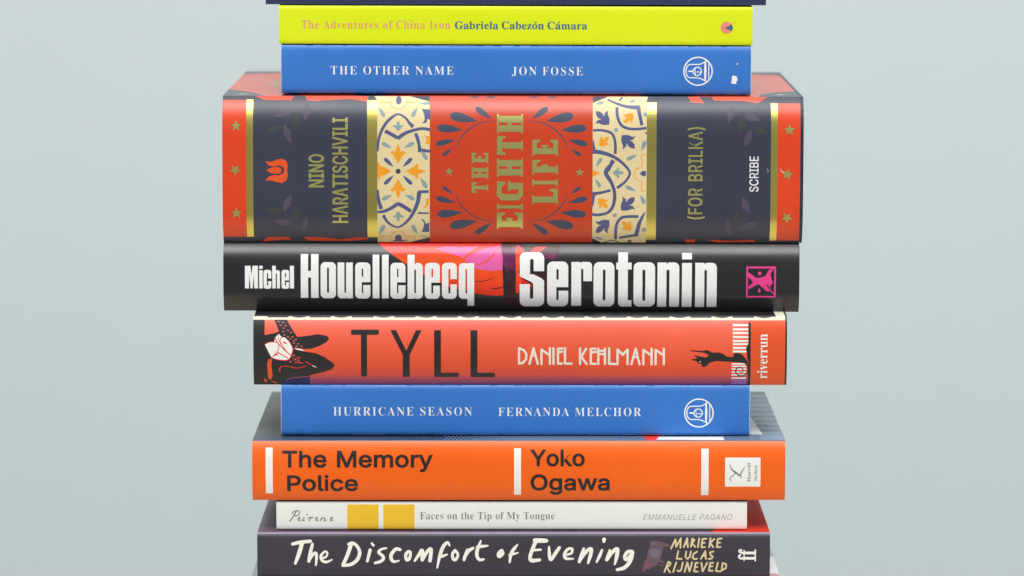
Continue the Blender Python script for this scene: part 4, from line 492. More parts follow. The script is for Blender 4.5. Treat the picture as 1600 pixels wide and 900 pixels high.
L = [(2, rect(396, 492.5, 1226, 499.2)), (10, rect(397, 492.5, 1212, 494.0)), *[(10, rect(x_, 493, x_ + 33, 495.6)) for x_ in range(418, 1190, 66)], *[(10, [(x_ + 34 + 3.4 * i_, 493.3 + 2.6 * math.sin(math.pi * i_ / 9)) for i_ in range(10)]) for x_ in range(418, 1190, 66)], (1, rect(1170.6, 499.2, 1226, 600.5)),
     (3, Q([(40, 105), (178, 105), (178, 280), (300, 255), (345, 235), (310, 150), (290, 105), (440, 105), (480, 180), (560, 300), (700, 285), (800, 268), (900, 285), (935, 315), (905, 360), (820, 405), (720, 440), (640, 440), (530, 425), (520, 440), (650, 470), (780, 490), (880, 535), (960, 590), (1000, 632), (960, 680), (860, 715), (700, 750), (700, 866), (40, 866)])),
     (7, Q([(375, 866), (380, 815), (470, 790), (705, 760), (705, 866)])), (8, stroke(Q([(430, 805), (520, 780), (690, 766)]), 0.8)),
     (4, Q([(205, 620), (222, 560), (262, 552), (255, 640), (268, 760), (245, 805), (215, 790)])), (4, Q([(165, 780), (200, 815), (190, 845), (170, 820)])), (4, Q([(230, 812), (330, 842), (300, 850)])),
     (5, Q([(180, 392), (235, 362), (290, 362), (300, 310), (345, 262), (375, 300), (420, 310), (470, 360), (510, 430), (500, 500), (460, 560), (400, 572), (330, 560), (262, 545), (235, 500), (200, 430)])),
     (5, Q([(525, 428), (600, 440), (650, 466), (560, 450)]))]
for pts, w_ in ([(178, 388), (235, 362), (330, 368), (340, 440), (300, 500), (262, 545)], 1.2), ([(300, 310), (330, 370), (420, 460), (480, 510)], 1.6), ([(330, 480), (400, 520), (450, 545)], 1.6), ([(375, 300), (360, 350), (400, 420), (440, 480)], 1.2), ([(400, 360), (430, 375)], 2.2), \
    ([(470, 360), (505, 430), (495, 500), (455, 565), (380, 572), (300, 560)], 1.3), ([(290, 515), (330, 500)], 2.4), ([(345, 262), (340, 330), (380, 400)], 1.0), ([(400, 640), (480, 650), (560, 665), (660, 640)], 1.2), ([(375, 640), (350, 680), (355, 700)], 1.8), ([(500, 530), (540, 610)], 0.8), ([(545, 595), (620, 605)], 1.6), ([(660, 590), (720, 625)], 1.5), ([(560, 540), (590, 545)], 2.0):
    L.append((6, stroke(Q(pts), w_)))
for x, y in ((340, 125), (392, 135), (365, 168), (425, 172), (400, 200), (450, 225), (395, 240), (485, 250), (410, 280), (450, 300), (505, 300), (478, 325), (520, 345), (545, 330), (520, 370), (570, 380), (550, 405), (610, 410), (540, 560), (520, 515), (480, 590), (575, 575)):
    L.append((8, disc(390 + x / 7.5, 485 + y / 7.5, 1.9, 1.3, n=8)))
L.append((5, stroke(Q([(735, 635), (780, 655)]), 1.0)))
# barcode-like stairs, post and climbing figure at the right
for i, y in enumerate((128, 178, 222, 270, 318, 356, 403, 445)): L.append((5, R_([(658, y - 13), (852, y - 10), (852, y + 12), (660, y + 14)])))
for i, y in enumerate((598, 628, 662, 700, 735, 775, 808, 840)): L.append((5 if i < 6 else 9, R_([(648, y - 8), (828, y - 8), (826, y + 10), (646, y + 9)])))
L += [(3, R_(rect(848, 95, 878, 866))), (3, R_([(848, 355), (835, 370), (820, 420), (832, 470), (835, 540), (848, 560)])),
      (3, R_([(140, 432), (300, 440), (345, 428), (380, 445), (400, 458), (500, 460), (545, 478), (590, 510), (665, 515), (672, 470), (720, 462), (770, 480), (800, 515), (840, 560), (850, 640), (835, 625), (800, 590), (740, 580), (640, 575), (480, 565), (430, 570), (370, 590), (345, 625), (300, 640), (275, 625), (285, 605), (240, 590), (215, 565), (158, 555), (160, 538), (215, 535), (225, 520), (185, 505), (190, 492), (250, 505), (330, 520), (360, 500), (355, 482), (300, 462), (145, 445)])),
      (3, stroke(R_([(790, 575), (835, 610), (848, 680), (815, 735), (745, 745), (700, 705), (705, 660), (750, 640), (785, 665), (780, 700), (750, 700)]), [1.2, 1.6, 1.8, 1.8, 1.8, 1.8, 1.6, 1.6, 1.4, 1.2, 1.0])),
      (5, R_(disc(262, 572, 7, n=8)))]
b.spine([m_sheen5, m_or5, m_crm, m_ink5, m_or5, m_pw, m_red5, m_nv, m_dull, mat('print_lilac', lin((140, 110, 190)), rough=0.45), m_blk], L)
U = zoomed(540, 500, 6.154); K = zoomed(800, 530, 6.4)
b.ink('title_lettering', [U(rrect(52, 85, 320, 133, 14)), U(rrect(148, 100, 205, 534, 12)), U([(430, 90), (484, 88), (583, 285), (676, 90), (728, 90), (615, 325), (615, 538), (550, 538), (550, 325)]),
    U(rect(850, 90, 915, 540)), U(rrect(850, 497, 1086, 540, 14)), U(rect(1200, 90, 1265, 540)), U(rrect(1200, 497, 1434, 540, 14))], m_ink5)
dk = []
for p in ([(68, 80), (68, 232), (100, 228), (138, 190), (142, 140), (118, 100), (68, 78)], [(172, 235), (212, 78), (256, 235)], [(192, 150), (232, 150)], [(292, 235), (292, 92), (376, 150)], [(376, 78), (376, 235)], [(412, 78), (412, 235)], [(500, 80), (457, 84), (457, 232), (500, 232)],
    [(457, 118), (498, 112)], [(527, 78), (527, 230), (594, 232)], [(677, 78), (677, 235)], [(738, 82), (690, 165), (744, 235)], [(832, 82), (785, 84), (785, 232), (832, 234)], [(785, 120), (860, 112)], [(860, 82), (860, 235)], [(926, 82), (926, 235)], [(860, 104), (926, 104)], [(860, 136), (926, 136)],
    [(968, 78), (968, 232), (1034, 236)], [(1052, 236), (1052, 90), (1104, 142), (1152, 90), (1152, 236)], [(1190, 238), (1232, 82), (1272, 238)], [(1212, 165), (1250, 165)], [(1310, 238), (1310, 94), (1392, 150)], [(1392, 82), (1392, 238)], [(1432, 238), (1432, 94), (1514, 150)], [(1514, 82), (1514, 238)]):
    dk.append(stroke(K(p), 3.5, smooth=False))
b.ink('author_lettering', dk, mat('ink_ivory', lin((230, 224, 212)), rough=0.45))
b.ink('publisher_lettering', text('S', 'riverrun', 589.5, 520, 1198.2, 15.2, dw=-0.15, up=True), m_pw)
# cream shoulder, then the black scalloped border of the cover
tl = [(1, rect(0.3, 0, 212, 132.5))]
b.top([m_crm, m_blk], tl)

# ---- 4 black hardback with heavy condensed lettering and a red photograph
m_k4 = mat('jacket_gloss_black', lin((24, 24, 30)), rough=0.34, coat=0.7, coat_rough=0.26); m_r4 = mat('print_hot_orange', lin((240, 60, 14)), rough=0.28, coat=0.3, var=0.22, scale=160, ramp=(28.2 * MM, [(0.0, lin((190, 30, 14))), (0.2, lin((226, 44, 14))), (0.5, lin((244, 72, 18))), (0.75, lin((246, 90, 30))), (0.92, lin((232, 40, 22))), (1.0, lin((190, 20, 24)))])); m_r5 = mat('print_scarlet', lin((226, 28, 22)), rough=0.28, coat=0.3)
m_p4 = mat('print_orchid_pink', lin((232, 100, 172)), rough=0.28, coat=0.3, var=0.16, scale=140); m_pl4 = mat('print_plum', lin((104, 32, 82)), rough=0.28, coat=0.3, var=0.7, scale=240); m_br4 = mat('print_dark_maroon', lin((60, 24, 34)), rough=0.3, coat=0.25, var=0.8, scale=260)
m_mg = mat('ink_magenta', lin((232, 62, 146)), rough=0.4)
b = Book('hardback_book', 'glossy black hardback with huge condensed white letters over a red photo', G, 349, 1248, 383.5, 488, 0.2611, -117.8, 10, 115.83, 28.2, 152, 3.6, 3.6, m_blk, board=2.6, overhang=3, roll=0.14, extra_r=0.3)
E1 = zoomed(560, 380, 8.0); E2 = zoomed(740, 380, 8.0)
L = [(1, E1([(230, 30), (1790, 30), (1815, 655), (1740, 664), (1600, 655), (1430, 630), (1150, 560), (900, 450), (780, 400), (640, 310), (540, 245), (400, 150), (310, 90)])),
     (2, E1([(230, 26), (700, 26), (1100, 26), (1790, 26), (1790, 48), (1100, 60), (700, 60), (290, 60)])),
     (3, E1([(960, 95), (1100, 70), (1300, 80), (1500, 70), (1400, 130), (1310, 200), (1200, 170)])), (3, E2([(0, 150), (120, 100), (330, 62), (345, 130), (370, 200), (360, 350), (200, 360), (60, 340), (-60, 300), (-110, 210)])),
     (1, stroke(E2([(280, 130), (200, 210), (110, 270), (20, 290)]), [1.5, 2.2, 2.2, 1.0])), (5, stroke(E2([(20, 485), (100, 490), (180, 470), (260, 440)]), [1.2, 1.2, 1.0, .6])), (5, stroke(E2([(230, 575), (300, 572), (390, 545)]), [1.6, 2.0, 1.2])),
     (4, E2([(340, 30), (530, 30), (520, 200), (525, 340), (500, 400), (460, 420), (400, 350), (360, 230), (375, 160), (350, 120)])),
     (5, E2([(345, 28), (640, 28), (660, 90), (600, 80), (560, 50), (530, 70), (380, 90)])), (5, E2([(420, 330), (500, 345), (520, 400), (530, 640), (480, 660), (420, 640), (400, 560), (420, 500), (395, 430), (460, 420)])),
     (1, E2([(520, 70), (560, 50), (620, 100), (640, 140), (580, 200), (560, 380), (610, 420), (620, 500), (575, 560), (560, 640), (525, 620), (530, 400)])),
     (5, E2([(640, 60), (1100, 40), (1090, 100), (1020, 220), (900, 220), (700, 170)])), (4, E2([(880, 150), (1040, 150), (1010, 220), (880, 200)])), (2, E2([(700, 130), (780, 70), (920, 70), (830, 130)])),
     (5, E2([(380, 660), (560, 640), (600, 700), (580, 790), (420, 790)])), (5, E2([(600, 380), (900, 380), (900, 780), (600, 780)])), (2, E2([(600, 450), (720, 520), (740, 560), (640, 520), (600, 500)]))]
b.spine([m_k4, m_r4, m_r5, m_p4, m_pl4, m_br4], L)
cuts_ = []
def heavy(parts): cuts_.append(parts)
ON, OFF = 0, -1
def O(x0, x1, s0, s1, t, ba, st, sb, r=7): return [(ON, rrect(x0, t, x1, ba, r)), (OFF, rrect(s0, st, s1, sb, min((s1 - s0) * .45, 2), n=3))]
def Eg(x0, x1, s0, s1, t, ba, st, sb, c0, c1, e0, r=7): return O(x0, x1, s0, s1, t, ba, st, e0, r) + [(OFF, rect(s0, c0, x1 + 1, c1)), (OFF, rrect(s0, c0, s1, sb, (s1 - s0) * .4, n=3, corners=(0, 0, 1, 1)))]
def Cg(x0, x1, s0, s1, t, ba, st, sb, c0, c1, r=7): return O(x0, x1, s0, s1, t, ba, st, sb, r) + [(OFF, rect(s0, c0, x1 + 1, c1))]
H_ = [(ON, rect(470, 400.3, 481.5, 466.9)), (ON, rect(486, 400.3, 497.8, 466.9)), (ON, rect(480, 425.6, 488, 435.6))]
H_ += O(501, 525, 511, 514.1, 412.3, 467.5, 420.6, 458.8)
H_ += [(ON, rrect(527.5, 412.8, 551.3, 467.5, 6, corners=(0, 0, 0, 1))), (OFF, rect(538.1, 412, 540.8, 457)), (OFF, rrect(538.1, 430, 540.8, 458.8, 1.2)), (OFF, [(540, 467.6), (541.5, 465), (541.6, 467.6)])]
H_ += Eg(555, 578.8, 565.3, 567.6, 412.6, 467.8, 421.9, 459.4, 442.5, 446.9, 434.6)
H_ += [(ON, rect(582.3, 401, 592.8, 467.3)), (ON, rect(596.9, 401, 607.3, 467.3))]
H_ += Eg(610, 633.6, 620.4, 622.6, 413, 467.9, 421.9, 459.6, 442.7, 447.1, 434.8)
H_ += [(ON, rrect(636.9, 413.4, 660.7, 467.9, 6.5, corners=(0, 1, 1, 0))), (ON, rect(636.9, 401, 647.9, 467.4)), (OFF, rrect(647.3, 423, 650, 459.4, 1.2)), (OFF, [(648, 468), (648.4, 466), (650.2, 468)]), (OFF, [(648, 413), (650.6, 413), (648, 416)])]
H_ += Eg(663.8, 687.4, 674, 676.9, 413, 468, 421.9, 459.6, 443, 447.6, 434.8)
H_ += Cg(690.6, 713.8, 700.7, 703.8, 413, 468, 421.9, 459.6, 437.7, 445.6)
H_ += [(ON, rrect(716.9, 413.2, 740.9, 467.9, 6.5, corners=(1, 0, 0, 1))), (ON, rect(730.6, 413.5, 740.9, 478.8)), (OFF, rrect(727.3, 422, 730.1, 459.4, 1.2)), (OFF, [(728, 413), (730.5, 413), (730.3, 415)])]
M_ = [(ON, rect(382.8, 418.1, 403.1, 452.5)), (OFF, [(391.4, 418), (394.6, 418), (393.1, 433)]), (OFF, [(389.4, 430), (391.6, 452.6), (389.0, 452.6)]), (OFF, [(396.6, 430), (394.8, 452.6), (397.2, 452.6)]),
      (ON, rect(405, 424.8, 410.6, 452.5)), (ON, rect(405, 418.1, 410.6, 422.6))]
M_ += Cg(411.9, 424, 417.2, 419, 424.2, 453, 429, 448.2, 437.2, 441.4, r=3.6)
M_ += [(ON, rrect(425.4, 424.6, 437.5, 452.5, 3.4, corners=(0, 1, 0, 0))), (ON, rect(425.4, 418, 431, 452.5)), (OFF, rect(431, 429.5, 432.8, 452.6))]
M_ += Eg(440, 451.9, 445.2, 447, 424.2, 453, 429, 448.4, 440.2, 442.8, 435.5, r=3.6) + [(ON, rect(453.1, 418, 459.4, 452.5))]
S_ = [(ON, rrect(812.1, 396.9, 850.2, 479.4, 9, n=7)), (OFF, rrect(828.1, 406.9, 833.8, 430, 2.5, corners=(1, 1, 0, 0))), (OFF, [(828.1, 424), (833.8, 424), (833.8, 425.2), (851, 425.2), (851, 440.5), (846, 436), (830, 428.4), (828.1, 426.6)]),
      (OFF, [(811, 431), (813.4, 433.5), (818, 436), (829, 441), (832.8, 443.5), (833.3, 447), (833.3, 460), (828, 460), (828, 445), (811, 445)]), (OFF, rrect(828, 447, 833.3, 467.6, 2.4, corners=(0, 0, 1, 1)))]
S_ += Eg(855, 887.9, 869.4, 872.9, 410.6, 479.4, 421.9, 469.4, 449.4, 454.9, 438.1, r=8.5)
S_ += [(ON, rect(892.8, 411.3, 908.1, 478.4)), (ON, rrect(900, 411, 925, 440.2, 6, corners=(0, 1, 0, 0))), (OFF, rrect(908, 421.5, 911.4, 441, 1.5, corners=(1, 1, 0, 0))), (OFF, [(906, 410.9), (909.5, 410.9), (907, 413)])]
S_ += O(927.5, 960, 941.9, 946.1, 411.2, 479.4, 422.5, 470, r=8.5)
S_ += [(ON, rrect(966, 396.9, 981, 479.4, 6, corners=(0, 0, 0, 1))), (ON, rect(962.8, 411.9, 986.9, 422.3)), (ON, rect(972, 469.4, 986.9, 479.5))]
S_ += O(990, 1023.5, 1003.8, 1008.4, 411.3, 479.5, 422.6, 470.2, r=8.5)
S_ += [(ON, rrect(1027.3, 411.6, 1061.3, 479.6, 7.5, corners=(0, 1, 0, 0))), (OFF, rrect(1041.3, 422.5, 1046, 481, 2, corners=(1, 1, 0, 0))), (OFF, [(1041, 411), (1045, 411), (1042, 414)])]
S_ += [(ON, rect(1065.6, 397.5, 1081, 406.9)), (ON, rect(1065.6, 412.3, 1081, 479.8))]
S_ += [(ON, rrect(1086.3, 412, 1120, 479.8, 7.5, corners=(0, 1, 0, 0))), (OFF, rrect(1100.6, 422.6, 1104.5, 481, 2, corners=(1, 1, 0, 0))), (OFF, [(1100, 411.5), (1104, 411.5), (1101, 414.5)])]
m_w4 = mat('ink_clean_white', lin((242, 243, 243)), rough=0.4)
def heavy_ink(name, lay): return paint(name, lay, b.surf, b.sp, [m_w4], cuts=b.cuts, proud=0.00007)
heavy_ink('author_lettering', M_ + H_); heavy_ink('title_lettering', S_)
X = zoomed(1120, 400, 11.25)
b.ink('publisher_emblem', [('eo', [X(rect(518, 195, 1040, 728)), X(rect(548, 228, 1008, 700))]), X([(548, 290), (640, 350), (690, 390), (780, 385), (860, 350), (905, 262), (960, 235), (1005, 215), (975, 270), (940, 320), (960, 400), (985, 470), (950, 520), (925, 530), (860, 490), (900, 560), (930, 620), (890, 625), (800, 550), (730, 495), (640, 545), (570, 582), (550, 540), (640, 470), (600, 420), (550, 370)]),
    stroke(X([(925, 530), (935, 590), (1005, 665)]), 1.6), X(disc(755, 312, 30, 34, n=10)), X([(748, 560), (775, 610), (765, 640), (735, 640), (722, 615)])], m_mg)

# ---- 3 the thick patterned hardback
m_red = mat('jacket_vermilion', lin((222, 62, 8)), rough=0.36, coat=0.5, coat_rough=0.3); m_redc = mat('jacket_brick_vermilion', lin((200, 58, 12)), rough=0.36, coat=0.5, coat_rough=0.3); m_nvy = mat('jacket_slate_navy', lin((50, 54, 74)), rough=0.38, coat=0.3, coat_rough=0.3); m_gh1 = mat('print_leaf_plum', lin((80, 73, 94)), rough=0.42)
m_gh2 = mat('print_leaf_olive', lin((58, 65, 62)), rough=0.42); m_tile = mat('jacket_butter', lin((226, 208, 160)), rough=0.42); m_tb = mat('print_denim_blue', lin((82, 88, 132)), rough=0.42)
m_ts = mat('print_sage_blue', lin((134, 160, 166)), rough=0.42); m_to = mat('print_marigold', lin((238, 158, 30)), rough=0.42); m_ln = mat('print_dark_slate', lin((62, 70, 92)), rough=0.42); m_tan = mat('print_tan', lin((190, 160, 120)), rough=0.42)
m_gold = mat('gold_foil', (0.76, 0.66, 0.17), rough=0.30, metal=1.0, var=0.03, bump=0.02)
m_gt = mat('gold_ink', (0.64, 0.62, 0.22), rough=0.34, metal=0.85, var=0.03, bump=0.02)
m_navcase = mat('case_midnight', lin((34, 42, 66)), rough=0.4)
b = Book('hardback_book', 'very thick red and navy hardback with gold lettering and tile ornament', G, 347, 1250, 150.5, 380.5, .2599, -117.7, 8, 144.31, 59.6, 153, 5.0, 5.0, m_navcase, board=2.8, overhang=3, roll=0.12, extra_r=1.3)
TL = zoomed(580, 145, 7.5); TB = zoomed(580, 260, 7.2); TR = zoomed(920, 145, 7.5); TS = zoomed(920, 260, 7.2); F3 = zoomed(340, 140, 3.6); F5 = zoomed(670, 145, 3.75); G6 = zoomed(400, 145, 6.92); G7 = zoomed(400, 265, 7.2); G8 = zoomed(1060, 145, 7.2); G9 = zoomed(1060, 265, 7.2)
RED, NV, GO, TI, DB, SB, OR, LN, P1, P2, TN = range(11)
L = [(NV, rect(347, 150.5, 1250, 380.5)),
     (RED, [(398, 150.4), (412, 156.5), (455, 156.8), (458, 150.4)]), (RED, [(477, 150.4), (479, 157), (490, 158), (510, 156.8), (545, 154.8), (573, 158.5), (575, 150.4)]),
     (RED, [(1074, 150.4), (1080, 159), (1100, 160), (1092, 150.4)]), (RED, [(1112, 150.4), (1115, 156), (1160, 156.5), (1183, 160), (1196, 152), (1200, 150.4)]),
     (RED, [(408, 380.5), (416, 372.5), (451, 372.5), (453, 377), (440, 377), (420, 379)]), (RED, [(473, 372.5), (492, 372.5), (505, 373), (530, 376), (560, 372.5), (573, 373), (575, 376), (540, 379), (500, 379), (478, 377.5)]),
     (RED, [(1072, 375.5), (1088, 375.5), (1086, 381), (1073, 381)]), (RED, [(1106, 375.5), (1150, 377.5), (1180, 375.5), (1182, 379), (1120, 380)]),
     (RED, rect(347, 156.5, 384.4, 372)), (RED, rect(1214.5, 160, 1250, 376.5)), (11, rect(670.6, 150.5, 925.8, 380.5)),
     (TI, [(589, 156.5), (584, 150.4), (640, 150.4), (671, 158.5), (671, 372), (640, 380.6), (589, 380.6)]), (TI, [(925.6, 160), (950, 150.4), (1012, 150.4), (1010, 158), (1010, 380.6), (940, 380.6), (925.6, 373)]),
     (GO, rect(384.4, 156, 395, 372)), (GO, rect(573.3, 156.5, 589.2, 372.5)), (GO, rect(1010, 159, 1025.3, 376)), (GO, rect(1204, 160, 1214.5, 376.8))]
# pale leaf sprays on the navy
def leaf(fn, ax, ay, bx, by, w):
    mx, my = (ax + bx) / 2, (ay + by) / 2; d = math.hypot(bx - ax, by - ay); nx, ny = -(by - ay) / d * w / 2, (bx - ax) / d * w / 2
    return catmull(fn([(ax, ay), (ax * .7 + bx * .3 + nx * .8, ay * .7 + by * .3 + ny * .8), (mx + nx, my + ny), (bx, by), (mx - nx, my - ny), (ax * .7 + bx * .3 - nx * .8, ay * .7 + by * .3 - ny * .8)]), 3, True)
for fn, sx in ((G6, 0),):
    L += [(P1, leaf(fn, 560, 80, 530, 300, 80)), (P1, leaf(fn, 400, 195, 190, 250, 70)), (P1, leaf(fn, 300, 330, 375, 540, 75)), (P2, leaf(fn, 420, 200, 450, 400, 75)), (P2, leaf(fn, 290, 350, 100, 420, 75)), (P1, stroke(fn([(500, 110), (390, 220), (310, 340)]), 1.0))]
L += [(P1, leaf(G7, 310, 470, 390, 280, 80)), (P1, leaf(G7, 400, 620, 205, 580, 80)), (P1, leaf(G7, 520, 700, 570, 540, 70)), (P2, leaf(G7, 420, 580, 470, 420, 80)), (P2, leaf(G7, 300, 480, 110, 440, 75)), (P1, stroke(G7([(510, 700), (400, 590), (320, 480)]), 1.0))]
L += [(P1, leaf(G8, 600, 130, 560, 330, 70)), (P1, leaf(G8, 740, 240, 910, 300, 80)), (P1, leaf(G8, 810, 400, 745, 590, 80)), (P2, leaf(G8, 720, 250, 670, 450, 80)), (P2, leaf(G8, 830, 380, 1000, 440, 75)), (LN, stroke(G8([(650, 150), (720, 270), (745, 340)]), 0.8)),
      (P1, leaf(G9, 790, 480, 720, 300, 80)), (P1, leaf(G9, 700, 660, 900, 600, 80)), (P1, leaf(G9, 570, 740, 560, 560, 80)), (P2, leaf(G9, 680, 640, 650, 460, 80)), (P1, stroke(G9([(580, 740), (720, 610), (800, 480)]), 1.0))]
def strap(p, w, **k): return stroke(p, [1.5 * q for q in w] if isinstance(w, list) else w, **k)
# left tile: orange flower and strapwork
L += [(DB, strap(TL([(72, 680), (90, 520), (150, 380), (230, 290), (315, 245), (400, 290), (440, 340), (488, 392)]), [2.2, 2.8, 3.2, 3.0, 2.0, 2.4, 3, 4], cap=False)),
      (DB, strap(TL([(160, 440), (235, 480), (312, 525)]), [4.2, 3.8, 3.8], cap=False)), (DB, strap(TL([(308, 528), (400, 465), (500, 430), (600, 412), (690, 425)]), [4.4, 3.6, 3.2, 3.2, 3.2], cap=False)),
      (DB, TL([(500, 468), (540, 465), (565, 540), (585, 645), (690, 662), (690, 695), (545, 690), (540, 600)])),
      (DB, strap(TB([(70, 260), (80, 380), (110, 480)]), [2.2, 3.6, 4.4], cap=False)), (DB, strap(TB([(68, 515), (140, 505), (220, 470), (300, 415)]), [3.0, 3.4, 3.6, 4.0], cap=False)), (DB, strap(TB([(296, 415), (370, 455), (445, 505)]), [4.2, 4.0, 3.6], cap=False)),
      (DB, strap(TB([(130, 550), (190, 640), (298, 688), (400, 620), (470, 520), (520, 400), (538, 280)]), [3.6, 2.6, 2.0, 2.8, 3.6, 4.2, 4.4], cap=False)), (DB, TB([(518, 268), (645, 262), (645, 295), (560, 300)])), (DB, TB([(520, 512), (645, 518), (645, 536), (518, 535)])),
      (SB, fleur(621.7, 197, 0, 9.6, 1)), (SB, fleur(621.7, 337.5, 180, 9.6, 1)),
      (OR, fleur(621.7, 241.5, 0, 18.5)), (OR, fleur(621.7, 292.5, 180, 18.5)), (OR, fleur(647.2, 267, 90, 18.5)), (OR, [(589.3, 251), (594, 258), (603, 262), (611, 267), (603, 272), (595, 275), (592, 282), (589.3, 275)]),
      (LN, disc(621.7, 267, 4.1))]
for sx in (-1, 1):
    for sy in (-1, 1):
        L += [(DB, drop(621.7 + sx * 19, 267 + sy * 18, 621.7 + sx * 7, 267 + sy * 6.5, 3.8)), (SB, drop(621.7 + sx * 22, 267 + sy * 43, 621.7 + sx * 9.5, 267 + sy * 36.5, 3.9, 0.1)), (SB, drop(621.7 + sx * 23.5, 267 + sy * 88.5, 621.7 + sx * 30, 267 + sy * 100, 4.0))]
    L += [(SB, drop(665, 267 + sx * 21.5, 657, 267 + sx * 33.5 - sx * 0, 4.0))] if sx < 0 else [(SB, drop(664.5, 290, 656, 276, 4.2))]
L += [(SB, [(655, 161.5), (671, 158), (671, 163), (662, 163)]), (DB, TL([(590, 185), (690, 190), (690, 310), (655, 298), (645, 345), (595, 350), (625, 310), (618, 250)])), (DB, TB([(560, 590), (590, 600), (612, 650), (650, 630), (650, 745), (565, 745), (585, 690), (590, 640)])),
      (OR, TL([(612, 478), (655, 500), (690, 500), (690, 600), (635, 590), (650, 540)])), (OR, TB([(610, 360), (645, 355), (645, 430), (600, 470), (585, 470), (615, 420)])),
      (OR, ('eo', [disc(622.4, 157, 13.6, n=28), disc(622.4, 157, 12.6, n=28)])), (OR, TL(rect(112, 108, 225, 116))), (OR, TL(rect(410, 108, 525, 116))), (TI, rect(609.5, 150.4, 635.5, 157)), (DB, disc(622.4, 156.5, 4.4, 6.4)),
      (OR, ('eo', [disc(621.5, 374, 12.6, n=28), disc(621.5, 374, 11.4, n=28)])), (OR, TB(rect(95, 792, 215, 800))), (OR, TB(rect(385, 792, 495, 800))), (OR, TB(rect(95, 792, 102, 850))), (OR, TB(rect(488, 792, 495, 850))), (DB, disc(621.5, 373.5, 5.4, 5.6)),
      (DB, TB([(235, 850), (275, 838), (330, 838), (420, 850), (330, 862), (240, 862)])), (SB, TB([(540, 785), (630, 795), (625, 805), (570, 800)]))]
# right tile
L += [(DB, fleur(940.2, 182.3, -45, 15.5, 2)), (DB, fleur(981.6, 220.5, 135 - 0, 15.5, 2)), (DB, fleur(981.5, 317, 45, 15.5, 2)), (DB, fleur(941, 354.5, 225, 15.5, 2)),
      (OR, fleur(981, 183.8, 225, 11, 2)), (OR, fleur(943.8, 219, 45, 11, 2)), (OR, fleur(942.6, 317.5, 135, 11, 2)), (OR, fleur(979.2, 352.3, -45 + 180 + 180, 11, 2)),
      (SB, disc(962, 201.5, 3.2)), (SB, disc(960.6, 336, 3.2)), (SB, disc(1007.5, 177.5, 3.2)), (SB, disc(1006.5, 359, 3.6)),
      (DB, strap(TR([(215, 75), (340, 125), (450, 155), (590, 165)]), [1.6, 2.6, 3.2, 4.6], cap=False)), (DB, TR([(548, 152), (598, 150), (612, 250), (635, 365), (598, 372), (575, 270)])),
      (DB, strap(TR([(325, 160), (330, 260), (370, 360), (450, 405), (560, 412), (670, 400)]), [3.2, 3.0, 3.0, 2.8, 2.8, 2.8], cap=False)),
      (DB, strap(TR([(45, 430), (150, 428), (265, 465), (305, 570), (305, 705)]), [2.6, 2.6, 2.8, 2.8, 3.2], cap=False)), (DB, TR([(45, 530), (58, 560), (75, 655), (40, 690)])),
      (DB, strap(TR([(42, 678), (150, 690), (290, 740), (400, 820), (470, 900)]), [4.6, 4.2, 3.6, 3.0, 2.4], cap=False)), (DB, strap(TR([(285, 780), (250, 840), (215, 905)]), [4.6, 4.0, 4.4], cap=False)),
      (DB, strap(TS([(230, -10), (190, 65), (255, 180), (290, 300), (275, 430), (220, 510), (120, 540), (30, 535)]), [4.4, 4.6, 3.6, 3.6, 3.4, 3.0, 3.0, 2.8], cap=False)),
      (DB, strap(TS([(425, -5), (460, 70), (410, 160), (315, 235)]), [2.0, 2.6, 2.6, 3.4], cap=False)), (DB, TS([(40, 282), (140, 272), (242, 245), (245, 278), (150, 300), (70, 322), (55, 420), (35, 470)])),
      (DB, strap(TS([(560, 560), (450, 560), (360, 580), (310, 670), (305, 830)]), [3.2, 3.0, 3.0, 3.0, 3.2], cap=False)), (DB, TS([(600, 540), (636, 500), (636, 520), (590, 640), (560, 790), (340, 825), (345, 795), (515, 765), (545, 640)])),
      (DB, strap(TS([(170, 870), (260, 845), (340, 862)]), 1.8)), (SB, TS([(45, 797), (120, 800), (170, 830), (120, 838)])), (DB, TS([(440, 850), (465, 830), (490, 850), (480, 866), (440, 866)])),
      (SB, fleur(964.5, 268.6, 90, 10.5, 1)), (OR, [(925.8, 264.5), (931, 266), (937.5, 269), (931, 272.5), (925.8, 275)]),
      (SB, drop(938, 248, 930.5, 260, 3.6)), (SB, drop(936, 288.5, 929.5, 278, 3.6)), (SB, drop(982, 246.5, 995, 240.5, 3.8)), (SB, drop(980.5, 291.5, 994, 297.5, 3.8)), (SB, drop(1006.5, 222, 1001.5, 235, 4.2)), (SB, drop(1005.5, 314, 1000.5, 303.5, 4.2)),
      (SB, TR([(75, 130), (120, 95), (190, 98), (150, 130)])), (SB, TR([(470, 95), (530, 70), (540, 90), (500, 112)])), (DB, TR([(345, 85), (375, 48), (400, 50), (370, 88)])), (DB, TR([(660, 90), (740, 68), (740, 78), (680, 98)])), (DB, TR([(648, 440), (672, 445), (672, 485)])),
      (OR, strap(TR([(665, 722), (612, 722), (620, 850), (545, 890)]), 1.3)), (OR, strap(TS([(560, 0), (520, 30), (515, 100), (550, 145), (595, 165), (590, 262), (632, 265)]), 1.3)), (DB, TS([(568, 70), (600, 42), (640, 38), (640, 102), (600, 98)]))]
